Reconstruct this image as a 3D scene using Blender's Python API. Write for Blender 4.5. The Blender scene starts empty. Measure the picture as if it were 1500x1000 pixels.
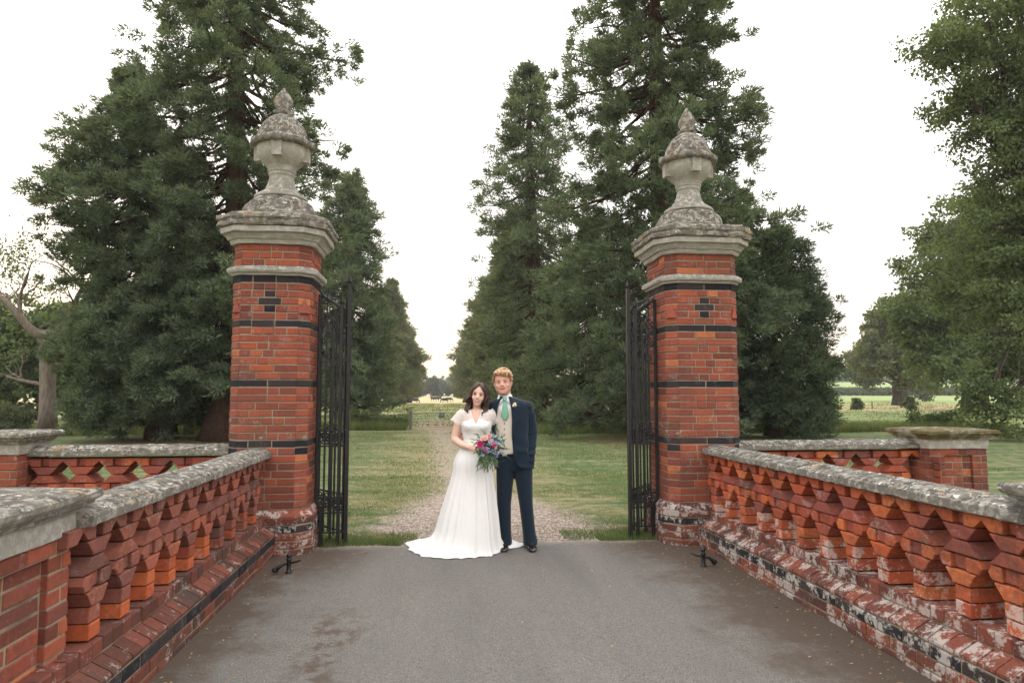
import bpy, bmesh, math, random
import numpy as np
from mathutils import Vector, Matrix, Euler
rnd = random.Random(7)
rng = np.random.default_rng(11)
scene = bpy.context.scene
COL = scene.collection
R = math.radians
# ------------------------------------------------------------ camera, world, sun, exposure
CAM_H = 1.57
PSI = R(6.3)                                    # camera turned 6.3 degrees right of the avenue's axis (+Y)
cd = bpy.data.cameras.new('camera')
cd.sensor_width = 36.0
cd.lens = 24.0
cd.clip_start = 0.05
cd.clip_end = 3000
cam = bpy.data.objects.new('camera', cd)
COL.objects.link(cam)
cam.location = (0, 0, CAM_H)
cam.rotation_euler = (R(90) + math.atan(77 / 1000), 0, -PSI)
scene.camera = cam
cd.dof.use_dof = True
cd.dof.focus_distance = 7.0
cd.dof.aperture_fstop = 4.0

SUN_EL, SUN_AZ = R(9.0), R(-24.0)               # low sun behind the left-hand trees
world = bpy.data.worlds.new("World")
scene.world = world
world.use_nodes = True
wt = world.node_tree
for n in list(wt.nodes): wt.nodes.remove(n)
sky = wt.nodes.new('ShaderNodeTexSky')
sky.sky_type = 'NISHITA'
sky.sun_disc = False
sky.sun_elevation = SUN_EL
sky.sun_rotation = SUN_AZ
sky.altitude = 50
sky.air_density = 1.0
sky.dust_density = 3.5
sky.ozone_density = 1.0
tc = wt.nodes.new('ShaderNodeTexCoord')
sep = wt.nodes.new('ShaderNodeSeparateXYZ')
wt.links.new(tc.outputs['Generated'], sep.inputs[0])
veil = wt.nodes.new('ShaderNodeValToRGB')       # thin bright evening overcast, brighter overhead as real overcast is
veil.color_ramp.elements[0].position = 0.0
veil.color_ramp.elements[0].color = (1.0, 0.80, 0.56, 1)
veil.color_ramp.elements[1].position = 0.9
veil.color_ramp.elements[1].color = (1.0, 0.992, 0.988, 1)
e = veil.color_ramp.elements.new(0.14); e.color = (1.0, 0.955, 0.91, 1)
wt.links.new(sep.outputs['Z'], veil.inputs[0])
mul = wt.nodes.new('ShaderNodeVectorMath'); mul.operation = 'SCALE'
wt.links.new(veil.outputs[0], mul.inputs[0])
lum = wt.nodes.new('ShaderNodeMapRange')
lum.inputs['From Min'].default_value = 0.0
lum.inputs['From Max'].default_value = 1.0
lum.inputs['To Min'].default_value = 13.0
lum.inputs['To Max'].default_value = 34.0
wt.links.new(sep.outputs['Z'], lum.inputs[0])
wt.links.new(lum.outputs[0], mul.inputs['Scale'])
mx = wt.nodes.new('ShaderNodeMix'); mx.data_type = 'RGBA'
mx.inputs[0].default_value = 0.92
wt.links.new(sky.outputs[0], mx.inputs[6])
wt.links.new(mul.outputs[0], mx.inputs[7])
bg = wt.nodes.new('ShaderNodeBackground'); bg.inputs[1].default_value = 0.1
wt.links.new(mx.outputs[2], bg.inputs[0])
wo = wt.nodes.new('ShaderNodeOutputWorld')
wt.links.new(bg.outputs[0], wo.inputs[0])

sl = bpy.data.lights.new('sun', 'SUN')
sl.energy = 1.2
sl.angle = R(10)
sl.color = (1.0, 0.80, 0.58)
so = bpy.data.objects.new('sun', sl)
COL.objects.link(so)
sd = Vector((math.sin(SUN_AZ) * math.cos(SUN_EL), math.cos(SUN_AZ) * math.cos(SUN_EL), math.sin(SUN_EL)))
so.rotation_euler = sd.to_track_quat('Z', 'Y').to_euler()
so.location = (-20, 40, 20)
scene.view_settings.view_transform = 'Standard'
scene.view_settings.look = 'None'
scene.view_settings.exposure = 0.14
scene.view_settings.gamma = 1.0
scene.view_settings.use_curve_mapping = False

# ------------------------------------------------------------ helpers
def link(o, parent=None):
    COL.objects.link(o)
    if parent is not None: o.parent = parent
    return o
def mesh(name, verts, faces, mat=None, smooth=False):
    me = bpy.data.meshes.new(name)
    me.from_pydata([tuple(v) for v in verts], [], [tuple(f) for f in faces])
    me.validate(clean_customdata=False)
    me.update()
    if mat: me.materials.append(mat)
    if smooth: me.polygons.foreach_set('use_smooth', [True] * len(me.polygons))
    return me
def soup(name, V, nper, mat, smooth=False):
    """fast mesh from (N, nper, 3) loose polygons"""
    V = np.asarray(V, dtype=np.float32)
    n = V.shape[0]
    me = bpy.data.meshes.new(name)
    me.vertices.add(n * nper); me.vertices.foreach_set('co', V.reshape(-1))
    me.loops.add(n * nper); me.loops.foreach_set('vertex_index', np.arange(n * nper, dtype=np.int32))
    me.polygons.add(n)
    me.polygons.foreach_set('loop_start', np.arange(0, n * nper, nper, dtype=np.int32))
    me.polygons.foreach_set('loop_total', np.full(n, nper, dtype=np.int32))
    me.update(calc_edges=True)
    me.materials.append(mat)
    return me
def thing(name, label, cat, loc=(0, 0, 0), rotz=0, group=None):
    o = bpy.data.objects.new(name, None)
    o.empty_display_size = 0.2
    link(o); o.location = loc; o.rotation_euler = (0, 0, rotz)
    o['label'] = label; o['category'] = cat
    if group: o['group'] = group
    return o
def part(name, me, parent, loc=(0, 0, 0), rot=(0, 0, 0), label=None, kind=None, scale=None):
    o = bpy.data.objects.new(name, me)
    link(o, parent); o.location = loc; o.rotation_euler = rot
    if scale: o.scale = scale
    if label: o['label'] = label
    if kind: o['kind'] = kind
    return o
def struct(name, me, loc=(0, 0, 0)):
    o = bpy.data.objects.new(name, me); link(o); o.location = loc; o['kind'] = 'structure'; return o
class MB:
    """collects simple shapes in one mesh"""
    def __init__(s): s.v = []; s.f = []
    def add(s, V, F):
        k = len(s.v); s.v += [tuple(v) for v in V]; s.f += [tuple(i + k for i in f) for f in F]; return s
    def box(s, x0, y0, z0, x1, y1, z1, M=None):
        V = [Vector(p) for p in ((x0,y0,z0),(x1,y0,z0),(x1,y1,z0),(x0,y1,z0),(x0,y0,z1),(x1,y0,z1),(x1,y1,z1),(x0,y1,z1))]
        if M: V = [M @ v for v in V]
        return s.add(V, [(0,3,2,1),(4,5,6,7),(0,1,5,4),(1,2,6,5),(2,3,7,6),(3,0,4,7)])
    def tube(s, pts, rad, n=6, cap=True):
        pts = [Vector(p) for p in pts]
        if not hasattr(rad, '__len__'): rad = [rad] * len(pts)
        V = []; F = []
        up = None
        for i, p in enumerate(pts):
            t = (pts[min(i+1, len(pts)-1)] - pts[max(i-1, 0)])
            if t.length < 1e-9: t = Vector((0,0,1))
            t.normalize()
            if up is None:
                up = Vector((0,0,1)) if abs(t.z) < .9 else Vector((1,0,0))
            a = up - t * up.dot(t)
            if a.length < 1e-5: a = t.orthogonal()
            a.normalize(); b = t.cross(a); up = a
            for j in range(n):
                w = 2*math.pi*j/n
                V.append(p + (a*math.cos(w) + b*math.sin(w)) * rad[i])
        m = len(pts)
        for i in range(m-1):
            for j in range(n):
                F.append((i*n+j, i*n+(j+1)%n, (i+1)*n+(j+1)%n, (i+1)*n+j))
        if cap:
            F.append(tuple(reversed(range(n)))); F.append(tuple((m-1)*n+j for j in range(n)))
        return s.add(V, F)
    def rings(s, rings, cap0=True, cap1=True, closed=True):
        n = len(rings[0]); V = [p for r in rings for p in r]; F = []
        for i in range(len(rings)-1):
            for j in range(n if closed else n-1):
                F.append((i*n+j, i*n+(j+1)%n, (i+1)*n+(j+1)%n, (i+1)*n+j))
        if cap0: F.append(tuple(reversed(range(n))))
        if cap1: F.append(tuple((len(rings)-1)*n+j for j in range(n)))
        return s.add(V, F)
    def lathe(s, prof, n=32, cx=0, cy=0, cap0=False, cap1=True):
        return s.rings([[(cx+r*math.cos(2*math.pi*j/n), cy+r*math.sin(2*math.pi*j/n), z) for j in range(n)] for r, z in prof], cap0, cap1)
    def ell(s, c, r, nu=12, nv=8, M=None):
        V = []; F = []
        c = Vector(c)
        for i in range(nv+1):
            ph = -math.pi/2 + math.pi*i/nv
            for j in range(nu):
                th = 2*math.pi*j/nu
                v = Vector((r[0]*math.cos(ph)*math.cos(th), r[1]*math.cos(ph)*math.sin(th), r[2]*math.sin(ph)))
                if M: v = M @ v
                V.append(c + v)
        for i in range(nv):
            for j in range(nu):
                F.append((i*nu+j, i*nu+(j+1)%nu, (i+1)*nu+(j+1)%nu, (i+1)*nu+j))
        return s.add(V, F)
    def mesh(s, name, mat, smooth=False): return mesh(name, s.v, s.f, mat, smooth)
def apply_mods(o):
    dg = bpy.context.evaluated_depsgraph_get()
    me = bpy.data.meshes.new_from_object(o.evaluated_get(dg))
    o.modifiers.clear(); o.data = me
    return me
def smoothstep(x, a, b):
    t = max(0, min(1, (x-a)/(b-a))); return t*t*(3-2*t)

# ------------------------------------------------------------ materials
class NT:
    def __init__(s, name):
        s.m = bpy.data.materials.new(name); s.m.use_nodes = True
        s.t = s.m.node_tree; s.b = s.t.nodes['Principled BSDF']; s.out = s.t.nodes['Material Output']
        s._geo = None; s._tc = None
    def n(s, typ, ins=None, **kw):
        o = s.t.nodes.new(typ)
        for k, v in kw.items(): setattr(o, k, v)
        for k, v in (ins or {}).items():
            if hasattr(v, 'is_output') or isinstance(v, bpy.types.NodeSocket): s.t.links.new(v, o.inputs[k])
            else: o.inputs[k].default_value = v
        return o
    def pos(s):
        if not s._geo: s._geo = s.t.nodes.new('ShaderNodeNewGeometry')
        return s._geo.outputs['Position']
    def geo(s, k): s.pos(); return s._geo.outputs[k]
    def obj(s):
        if not s._tc: s._tc = s.t.nodes.new('ShaderNodeTexCoord')
        return s._tc.outputs['Object']
    def noise(s, scale, detail=4, rough=.55, vec=None, out='Fac', dist=0):
        return s.n('ShaderNodeTexNoise', {'Vector': vec if vec is not None else s.pos(), 'Scale': scale, 'Detail': detail, 'Roughness': rough, 'Distortion': dist}).outputs[out]
    def ramp(s, fac, stops, interp='LINEAR'):
        o = s.n('ShaderNodeValToRGB', {0: fac}); cr = o.color_ramp; cr.interpolation = interp
        while len(cr.elements) < len(stops): cr.elements.new(.5)
        for e, (p, c) in zip(cr.elements, stops):
            e.position = p
            e.color = (c, c, c, 1) if not hasattr(c, '__len__') else (*c, 1)
        return o.outputs[0]
    def mix(s, f, a, b, blend='MIX'):
        o = s.n('ShaderNodeMix', data_type='RGBA', blend_type=blend)
        for i, v in ((0, f), (6, a), (7, b)):
            if isinstance(v, bpy.types.NodeSocket): s.t.links.new(v, o.inputs[i])
            elif i == 0: o.inputs[0].default_value = v
            else: o.inputs[i].default_value = (*v, 1) if hasattr(v, '__len__') else (v, v, v, 1)
        return o.outputs[2]
    def math(s, op, a, b=0.0, c=None, clamp=False):
        o = s.n('ShaderNodeMath', operation=op, use_clamp=clamp)
        for i, v in enumerate((a, b) if c is None else (a, b, c)):
            if isinstance(v, bpy.types.NodeSocket): s.t.links.new(v, o.inputs[i])
            else: o.inputs[i].default_value = v
        return o.outputs[0]
    def xyz(s, v=None):
        o = s.n('ShaderNodeSeparateXYZ', {0: v if v is not None else s.pos()}); return o.outputs
    def mr(s, v, a, b, c=0.0, d=1.0):
        o = s.n('ShaderNodeMapRange', {0: v, 1: a, 2: b, 3: c, 4: d}); return o.outputs[0]
    def bump(s, h, strength=.3, dist=.01):
        o = s.n('ShaderNodeBump', {'Height': h, 'Strength': strength, 'Distance': dist}); s.t.links.new(o.outputs[0], s.b.inputs['Normal']); return o
    def set(s, color=None, rough=None, spec=None, metal=None, **k):
        for key, v in (('Base Color', color), ('Roughness', rough), ('Specular IOR Level', spec), ('Metallic', metal)):
            if v is None: continue
            if isinstance(v, bpy.types.NodeSocket): s.t.links.new(v, s.b.inputs[key])
            elif key == 'Base Color': s.b.inputs[key].default_value = (*v, 1)
            else: s.b.inputs[key].default_value = v
        for key, v in k.items(): s.b.inputs[key.replace('_', ' ')].default_value = v
        return s.m
def simple(name, color, rough=.7, spec=.3, var=.12, scale=30, metal=0):
    t = NT(name)
    nz = t.noise(scale, 3, vec=t.obj())
    c = t.mix(nz, tuple(x*(1-var) for x in color), tuple(min(1, x*(1+var)) for x in color))
    return t.set(c, rough, spec, metal)

def brick_mat(name, stops, lime=.3, dark=.35, limez=None):
    t = NT(name)
    oi = t.n('ShaderNodeObjectInfo').outputs['Random']
    r = t.math('FRACT', t.math('ADD', t.math('MULTIPLY', oi, 3.7), t.geo('Random Per Island')))
    c = t.ramp(r, stops)
    n1 = t.noise(38, 5, .65)
    c = t.mix(t.mr(n1, .3, .75, 0, .55), c, t.mix(1.0, c, (.62, .50, .46), 'MULTIPLY'))
    n2 = t.noise(170, 3, .6)
    c = t.mix(t.mr(n2, .35, .7, 0, .3), c, t.mix(1.0, c, (1.35, 1.25, 1.2), 'MULTIPLY'))
    # dark soot / algae patches
    n3 = t.noise(2.6, 5, .65)
    c = t.mix(t.math('MULTIPLY', t.mr(t.math('ADD', t.math('MULTIPLY', n3, .7), t.math('MULTIPLY', n1, .3)), .48, .62), dark), c, (.060, .044, .036))
    # white lime bloom and lichen
    n4 = t.noise(7.5, 6, .72); n5 = t.noise(46, 4, .7)
    lo = .56 if lime < .5 else .50
    lm = t.mr(t.math('ADD', t.math('MULTIPLY', n4, .72), t.math('MULTIPLY', n5, .28)), lo, lo+.05)
    if limez:
        z = t.xyz()[2]
        zz = t.math('MULTIPLY', t.mr(z, limez[0], limez[0]+.12), t.mr(z, limez[1], limez[1]+.25, 1, 0))
        amt = t.math('ADD', t.math('MULTIPLY', zz, limez[2]), lime)
        c = t.mix(t.math('MULTIPLY', lm, amt, clamp=True), c, (.50, .46, .42))
        lm2 = t.mr(t.math('ADD', t.math('MULTIPLY', n4, .6), t.math('MULTIPLY', n5, .4)), .50, .56)
        c = t.mix(t.math('MULTIPLY', t.math('MULTIPLY', lm2, zz), .5), c, (.10, .085, .06))
    else:
        c = t.mix(t.math('MULTIPLY', lm, lime), c, (.52, .48, .44))
    t.bump(t.math('ADD', t.math('MULTIPLY', n1, .7), t.math('MULTIPLY', n2, .3)), .55, .006)
    return t.set(c, .88, .2)
RED = [(0, (.130, .044, .032)), (.10, (.215, .062, .040)), (.24, (.285, .080, .048)), (.38, (.235, .064, .044)), (.52, (.31, .088, .050)), (.64, (.185, .062, .048)), (.76, (.335, .092, .048)), (.86, (.26, .070, .042)), (.93, (.15, .055, .042)), (.965, (.43, .135, .055)), (1, (.46, .16, .065))]
ORANGE = [(0, (.27, .066, .038)), (.2, (.40, .094, .038)), (.45, (.46, .120, .044)), (.7, (.34, .078, .040)), (.85, (.50, .15, .052)), (1, (.30, .070, .044))]
M_brick = brick_mat('red_brick', RED, .16, .5, limez=(.95, 1.22, .75))
M_orange = brick_mat('orange_cut_brick', ORANGE, .22, .62)
M_purple = brick_mat('weathered_cut_brick', [(0, (.20, .068, .054)), (.3, (.31, .080, .050)), (.6, (.24, .072, .056)), (.85, (.36, .090, .046)), (1, (.20, .065, .052))], .22, .6)
M_brown = brick_mat('brown_cut_brick', [(0, (.18, .075, .058)), (.3, (.27, .095, .064)), (.6, (.21, .085, .070)), (.85, (.36, .11, .060)), (1, (.14, .068, .060))], .2, .65)
M_ped = brick_mat('pedestal_brick', ORANGE, .6, .5)
M_plinth = brick_mat('lichened_brick', [(0, (.085, .035, .028)), (.4, (.17, .055, .038)), (.8, (.22, .068, .042)), (1, (.10, .045, .038))], .60, .8)
M_plinthL = brick_mat('mossy_brick', [(0, (.075, .034, .026)), (.4, (.14, .05, .036)), (.8, (.18, .06, .04)), (1, (.08, .04, .034))], .42, .9)
M_black = brick_mat('black_brick', [(0, (.016, .015, .020)), (.5, (.026, .024, .030)), (.85, (.040, .032, .034)), (1, (.055, .030, .026))], .08, .2)
M_blackL = brick_mat('lichened_black_brick', [(0, (.018, .017, .020)), (.6, (.030, .028, .032)), (1, (.055, .04, .036))], .7, .3)

def mortar_mat():
    t = NT('lime_mortar')
    n1 = t.noise(60, 4, .7); n2 = t.noise(3, 4, .6)
    c = t.mix(n1, (.17, .135, .095), (.36, .30, .22))
    c = t.mix(t.mr(n2, .5, .7, 0, .7), c, (.075, .062, .045))
    t.bump(n1, .6, .006)
    return t.set(c, .95, .1)
M_mortar = mortar_mat()

def stone_mat(name, base=(.38, .355, .30), lich=1.0, moss=0.0, orange=.5, side=.16):
    t = NT(name)
    nz = t.xyz(t.geo('Normal'))[2]
    up = t.mr(nz, -.15, .55)
    n0 = t.noise(5, 5, .6); n1 = t.noise(16, 6, .75); n2 = t.noise(55, 5, .7); n3 = t.noise(9, 5, .7, dist=.4)
    c = t.mix(n0, tuple(x*.85 for x in base), tuple(min(1, x*1.18) for x in base))
    c = t.mix(t.mr(n2, .42, .62, 0, .25), c, (.20, .19, .165))
    exp_ = t.math('ADD', t.math('MULTIPLY', up, .95-side), side)
    dk = t.math('MULTIPLY', t.mr(n1, .43, .51), t.math('MULTIPLY', exp_, .95*lich))
    c = t.mix(dk, c, (.055, .051, .044))
    dk2 = t.math('MULTIPLY', t.mr(n3, .40, .58), t.math('MULTIPLY', exp_, .55*lich))
    c = t.mix(dk2, c, (.165, .15, .125))
    wl = t.noise(24, 5, .7, dist=.6)
    c = t.mix(t.math('MULTIPLY', t.mr(wl, .60, .66), t.math('MULTIPLY', exp_, .9*lich)), c, (.58, .56, .52))
    ol = t.noise(4.3, 5, .75, dist=.8)
    c = t.mix(t.math('MULTIPLY', t.mr(ol, .60, .66), t.math('MULTIPLY', exp_, orange)), c, (.36, .19, .055))
    if moss:
        ml = t.noise(3.2, 5, .7)
        c = t.mix(t.math('MULTIPLY', t.mr(ml, .44, .56), moss), c, t.mix(n2, (.035, .030, .008), (.13, .095, .02)))
    t.bump(t.math('ADD', t.math('MULTIPLY', n1, .5), t.math('MULTIPLY', n2, .5)), .7, .010)
    return t.set(c, .92, .15)
M_stone = stone_mat('lichened_limestone', (.34, .315, .265), 1.2, 0, .7, .55)
M_stonew = stone_mat('pale_limestone', (.43, .41, .36), .75, 0, .3, .28)
M_coping = stone_mat('coping_stone', (.32, .30, .26), 1.3, 0, .35, .40)
M_mossstone = stone_mat('mossy_stone', (.40, .36, .29), 1.2, .85, .5)

def iron_mat():
    t = NT('black_iron')
    n1 = t.noise(90, 4, .7, vec=t.obj()); n2 = t.noise(14, 4, .6, vec=t.obj())
    c = t.mix(t.mr(n2, .58, .8, 0, .6), (.009, .009, .010), t.mix(n1, (.03, .014, .010), (.075, .034, .020)))
    t.bump(n1, .3, .002)
    return t.set(c, .5, .4)
M_iron = iron_mat()

def foliage_mat(name, dark, light, extra=None, trans=.25, scale=.55, transcol=None):
    t = NT(name)
    ri = t.geo('Random Per Island'); n1 = t.noise(scale, 3, .6); n2 = t.noise(scale*5, 3, .6)
    f = t.math('ADD', t.math('MULTIPLY', ri, .45), t.math('ADD', t.math('MULTIPLY', n1, .35), t.math('MULTIPLY', n2, .35)))
    c = t.mix(t.mr(f, .32, .80), dark, light)
    if extra: c = t.mix(t.math('MULTIPLY', t.mr(n2, .56, .70), extra[1]), c, extra[0])
    t.set(c, .75, .12)
    tr = t.n('ShaderNodeBsdfTranslucent', {0: t.mix(1.0, c, transcol or (1.5, 1.35, .7), 'MULTIPLY')})
    ms = t.n('ShaderNodeMixShader', {0: trans, 1: t.b.outputs[0], 2: tr.outputs[0]})
    t.t.links.new(ms.outputs[0], t.out.inputs[0])
    return t.m
M_seq = foliage_mat('sequoia_needles', (.050, .076, .050), (.165, .215, .145), ((.20, .16, .085), .4), .38)
M_seq2 = foliage_mat('lit_avenue_needles', (.070, .092, .056), (.185, .210, .120), ((.20, .16, .08), .5), .32)  # paler, yellower needle copy: light on the far rows put into the colour
M_yew = foliage_mat('yew_needles', (.032, .054, .034), (.115, .155, .092), ((.14, .12, .055), .3), .3)
M_oak = foliage_mat('oak_leaves', (.050, .078, .038), (.155, .200, .095), ((.18, .19, .08), .3), .38)
M_oakfar = foliage_mat('distant_oak_leaves', (.050, .072, .036), (.155, .180, .085), ((.19, .15, .07), .3), .35)
M_bush = foliage_mat('bush_leaves', (.045, .065, .032), (.15, .175, .10), None, .3, 1.2)
M_shrub = foliage_mat('shrub_leaves', (.030, .052, .022), (.105, .145, .060), None, .3, 1.0)
M_far = foliage_mat('far_leaves', (.05, .066, .042), (.11, .125, .08), None, .2, .1)
def bark_mat(name, a, b):
    t = NT(name)
    v = t.n('ShaderNodeMapping', {0: t.obj(), 3: (6, 6, 1.2)}).outputs[0]
    n1 = t.noise(2.5, 5, .7, vec=v)
    c = t.mix(t.mr(n1, .3, .7), a, b)
    t.bump(n1, .9, .04)
    return t.set(c, .9, .1)
M_bark = bark_mat('sequoia_bark', (.030, .017, .012), (.095, .055, .038))
M_barkg = bark_mat('grey_bark', (.10, .080, .066), (.28, .230, .185))
M_barkd = bark_mat('oak_bark', (.028, .023, .018), (.085, .07, .055))

def ground_mat():
    t = NT('grass_and_fields')
    x, y, z = t.xyz()
    n1 = t.noise(.55, 5, .65); n2 = t.noise(4.5, 5, .7); n3 = t.noise(45, 4, .7); n4 = t.noise(.12, 4, .6)
    st = t.n('ShaderNodeMapping', {0: t.pos(), 3: (.35, 1.6, 1)}).outputs[0]
    n5 = t.noise(1.3, 4, .65, vec=st)
    green = t.mix(t.mr(n2, .3, .7), (.060, .105, .042), (.118, .178, .074))
    dry = t.mix(t.mr(n2, .3, .7), (.24, .205, .105), (.36, .30, .17))
    offd = t.math('ABSOLUTE', t.math('SUBTRACT', x, .5))
    dryf = t.math('MULTIPLY', t.mr(t.math('ADD', t.mr(offd, 2.6, .2, -.03, .10), t.math('ADD', t.math('MULTIPLY', n5, .6), t.math('MULTIPLY', n2, .4))), t.mr(t.math('ABSOLUTE', t.math('SUBTRACT', x, .6)), 1.0, 4.5, .34, .46) if False else .42, .58), .85)
    lawn = t.mix(dryf, green, dry)
    lawn = t.mix(t.mr(n3, .3, .75, 0, .5), lawn, t.mix(1.0, lawn, (.5, .5, .45), 'MULTIPLY'))
    # bare stony track down the middle
    cx = t.math('SUBTRACT', x, t.math('MULTIPLY', t.math('SUBTRACT', y, 8.0), -.02))
    off = t.math('ABSOLUTE', t.math('SUBTRACT', cx, .62))
    wid = t.mr(y, 7.2, 11.5, 1.75, .62)
    edge = t.math('SUBTRACT', wid, off)
    tm = t.mr(t.math('ADD', edge, t.math('MULTIPLY', t.math('SUBTRACT', n2, .5), 1.5)), -.12, .35)
    fade = t.mr(y, 9, 16, 1.0, .60)
    stones = t.n('ShaderNodeTexVoronoi', {'Vector': t.pos(), 'Scale': 38.0}).outputs['Color']
    sg = t.n('ShaderNodeSeparateColor', {0: stones}).outputs[0]
    grav = t.mix(sg, (.17, .135, .11), (.62, .52, .45))
    grav = t.mix(t.mr(n3, .35, .7, 0, .5), grav, (.16, .12, .085))
    lawn = t.mix(t.math('MULTIPLY', tm, fade), lawn, grav)
    # meadow beyond the field gate
    mg = t.mix(t.mr(n1, .35, .65), (.14, .19, .070), (.23, .255, .115))
    md = t.mix(t.mr(n2, .3, .7), (.36, .30, .155), (.48, .41, .24))
    farf = t.math('ADD', t.math('MULTIPLY', n4, .5), t.math('MULTIPLY', n5, .5))
    mead = t.mix(t.mr(t.math('ADD', farf, t.mr(y, 36, 95, -.18, .14)), .42, .58), mg, md)
    mead = t.mix(t.mr(n3, .4, .7, 0, .25), mead, (.07, .085, .03))
    track2 = t.math('MULTIPLY', t.mr(t.math('ADD', off, t.math('MULTIPLY', n2, .8)), 1.7, 1.2), t.mr(y, 45, 34))
    mead = t.mix(t.math('MULTIPLY', track2, t.mr(y, 30, 32)), mead, (.30, .20, .14))
    strip = t.math('MULTIPLY', t.mr(y, 58, 66), t.mr(y, 92, 84))
    strip = t.math('MULTIPLY', strip, t.mr(x, 20, 28))
    mead = t.mix(t.math('MULTIPLY', strip, .75), mead, (.36, .285, .165))
    late = t.math('MULTIPLY', t.mr(y, 100, 110), t.mr(x, 45, 60))
    mead = t.mix(late, mead, t.mix(n1, (.20, .27, .105), (.28, .32, .14)))
    c = t.mix(t.mr(t.math('ADD', y, t.math('MULTIPLY', n2, 1.5)), 30.5, 33), lawn, mead)
    # needle litter below the big left tree
    lx = t.math('ADD', x, 8.0); ly = t.math('SUBTRACT', y, 24.5)
    d2 = t.math('SQRT', t.math('ADD', t.math('MULTIPLY', lx, lx), t.math('MULTIPLY', ly, ly)))
    rx = t.math('SUBTRACT', x, 8.2); ry = t.math('SUBTRACT', y, 23.0)
    d3 = t.math('SQRT', t.math('ADD', t.math('MULTIPLY', rx, rx), t.math('MULTIPLY', ry, ry)))
    dm = t.math('MINIMUM', d2, d3)
    c = t.mix(t.mr(t.math('ADD', dm, t.math('MULTIPLY', n2, 2.5)), 5.2, 3.8, 0, .85), c, t.mix(n3, (.07, .04, .024), (.16, .10, .06)))
    t.bump(t.math('ADD', n3, t.math('MULTIPLY', n2, .8)), .9, .04)
    return t.set(c, .95, .08)
M_ground = ground_mat()

def road_mat():
    t = NT('worn_tarmac')
    x, y, z = t.xyz()
    n1 = t.noise(260, 3, .8); n2 = t.noise(1.6, 5, .65); n3 = t.noise(9, 5, .7); n0 = t.noise(620, 2, .6)
    vo = t.n('ShaderNodeTexVoronoi', {'Vector': t.pos(), 'Scale': 210.0}).outputs['Color']
    g = t.n('ShaderNodeSeparateColor', {0: vo}).outputs[0]
    c = t.mix(t.mr(g, 0, 1), (.062, .058, .052), (.225, .208, .186))
    c = t.mix(t.mr(n2, .3, .7, 0, .40), c, (.12, .115, .108))
    c = t.mix(t.mr(n1, .60, .72, 0, .8), c, (.40, .37, .34))
    lv = t.n('ShaderNodeMapping', {0: t.pos(), 3: (1.9, .22, 1)}).outputs[0]
    n7 = t.noise(1.0, 4, .6, vec=lv)
    c = t.mix(t.mr(n7, .50, .66, 0, .38), c, (.095, .090, .084))
    c = t.mix(t.mr(n7, .46, .32, 0, .25), c, (.20, .19, .175))
    # soil and leaf dirt washed to the plinths
    eL = t.mr(t.math('ADD', x, t.math('MULTIPLY', t.math('SUBTRACT', n2, .5), 1.3)), -1.52, -1.02, 1, 0)
    eR = t.mr(t.math('ADD', x, t.math('MULTIPLY', t.math('SUBTRACT', n2, .5), 1.5)), 1.75, 2.55, 0, 1)
    far = t.math('MULTIPLY', t.mr(y, 5.6, 6.9, 0, 1), t.math('MAXIMUM', t.mr(x, -.3, -1.1), t.mr(x, 1.5, 2.2)))
    e = t.math('MAXIMUM', t.math('MAXIMUM', t.math('MULTIPLY', eL, .9), eR), t.math('MULTIPLY', far, .9))
    # a long dirty seam left of centre
    sx = t.math('ABSOLUTE', t.math('ADD', t.math('ADD', x, .70), t.math('MULTIPLY', t.math('SUBTRACT', n2, .5), .9)))
    seam = t.math('MULTIPLY', t.mr(sx, .05, .26, 1, 0), t.math('MULTIPLY', t.mr(n3, .42, .56), t.mr(y, 5.6, 4.6, 0, 1)))
    e = t.math('MAXIMUM', e, t.math('MULTIPLY', seam, .65))
    em = t.mr(t.math('ADD', t.math('MULTIPLY', e, t.mr(n3, .25, .62, .35, 1.15)), t.math('MULTIPLY', t.math('SUBTRACT', n1, .5), .9)), .08, .62)
    dirt = t.mix(n1, (.040, .030, .024), (.125, .090, .066))
    c = t.mix(t.math('MULTIPLY', em, .95), c, dirt)
    end = t.mr(t.math('ADD', y, t.math('MULTIPLY', n3, .5)), 7.35, 7.65)
    c = t.mix(end, c, t.mix(g, (.17, .14, .11), (.36, .31, .26)))
    t.bump(t.math('ADD', t.math('MULTIPLY', g, .7), n1), .75, .006)
    return t.set(c, .85, .2)
M_road = road_mat()
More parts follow.
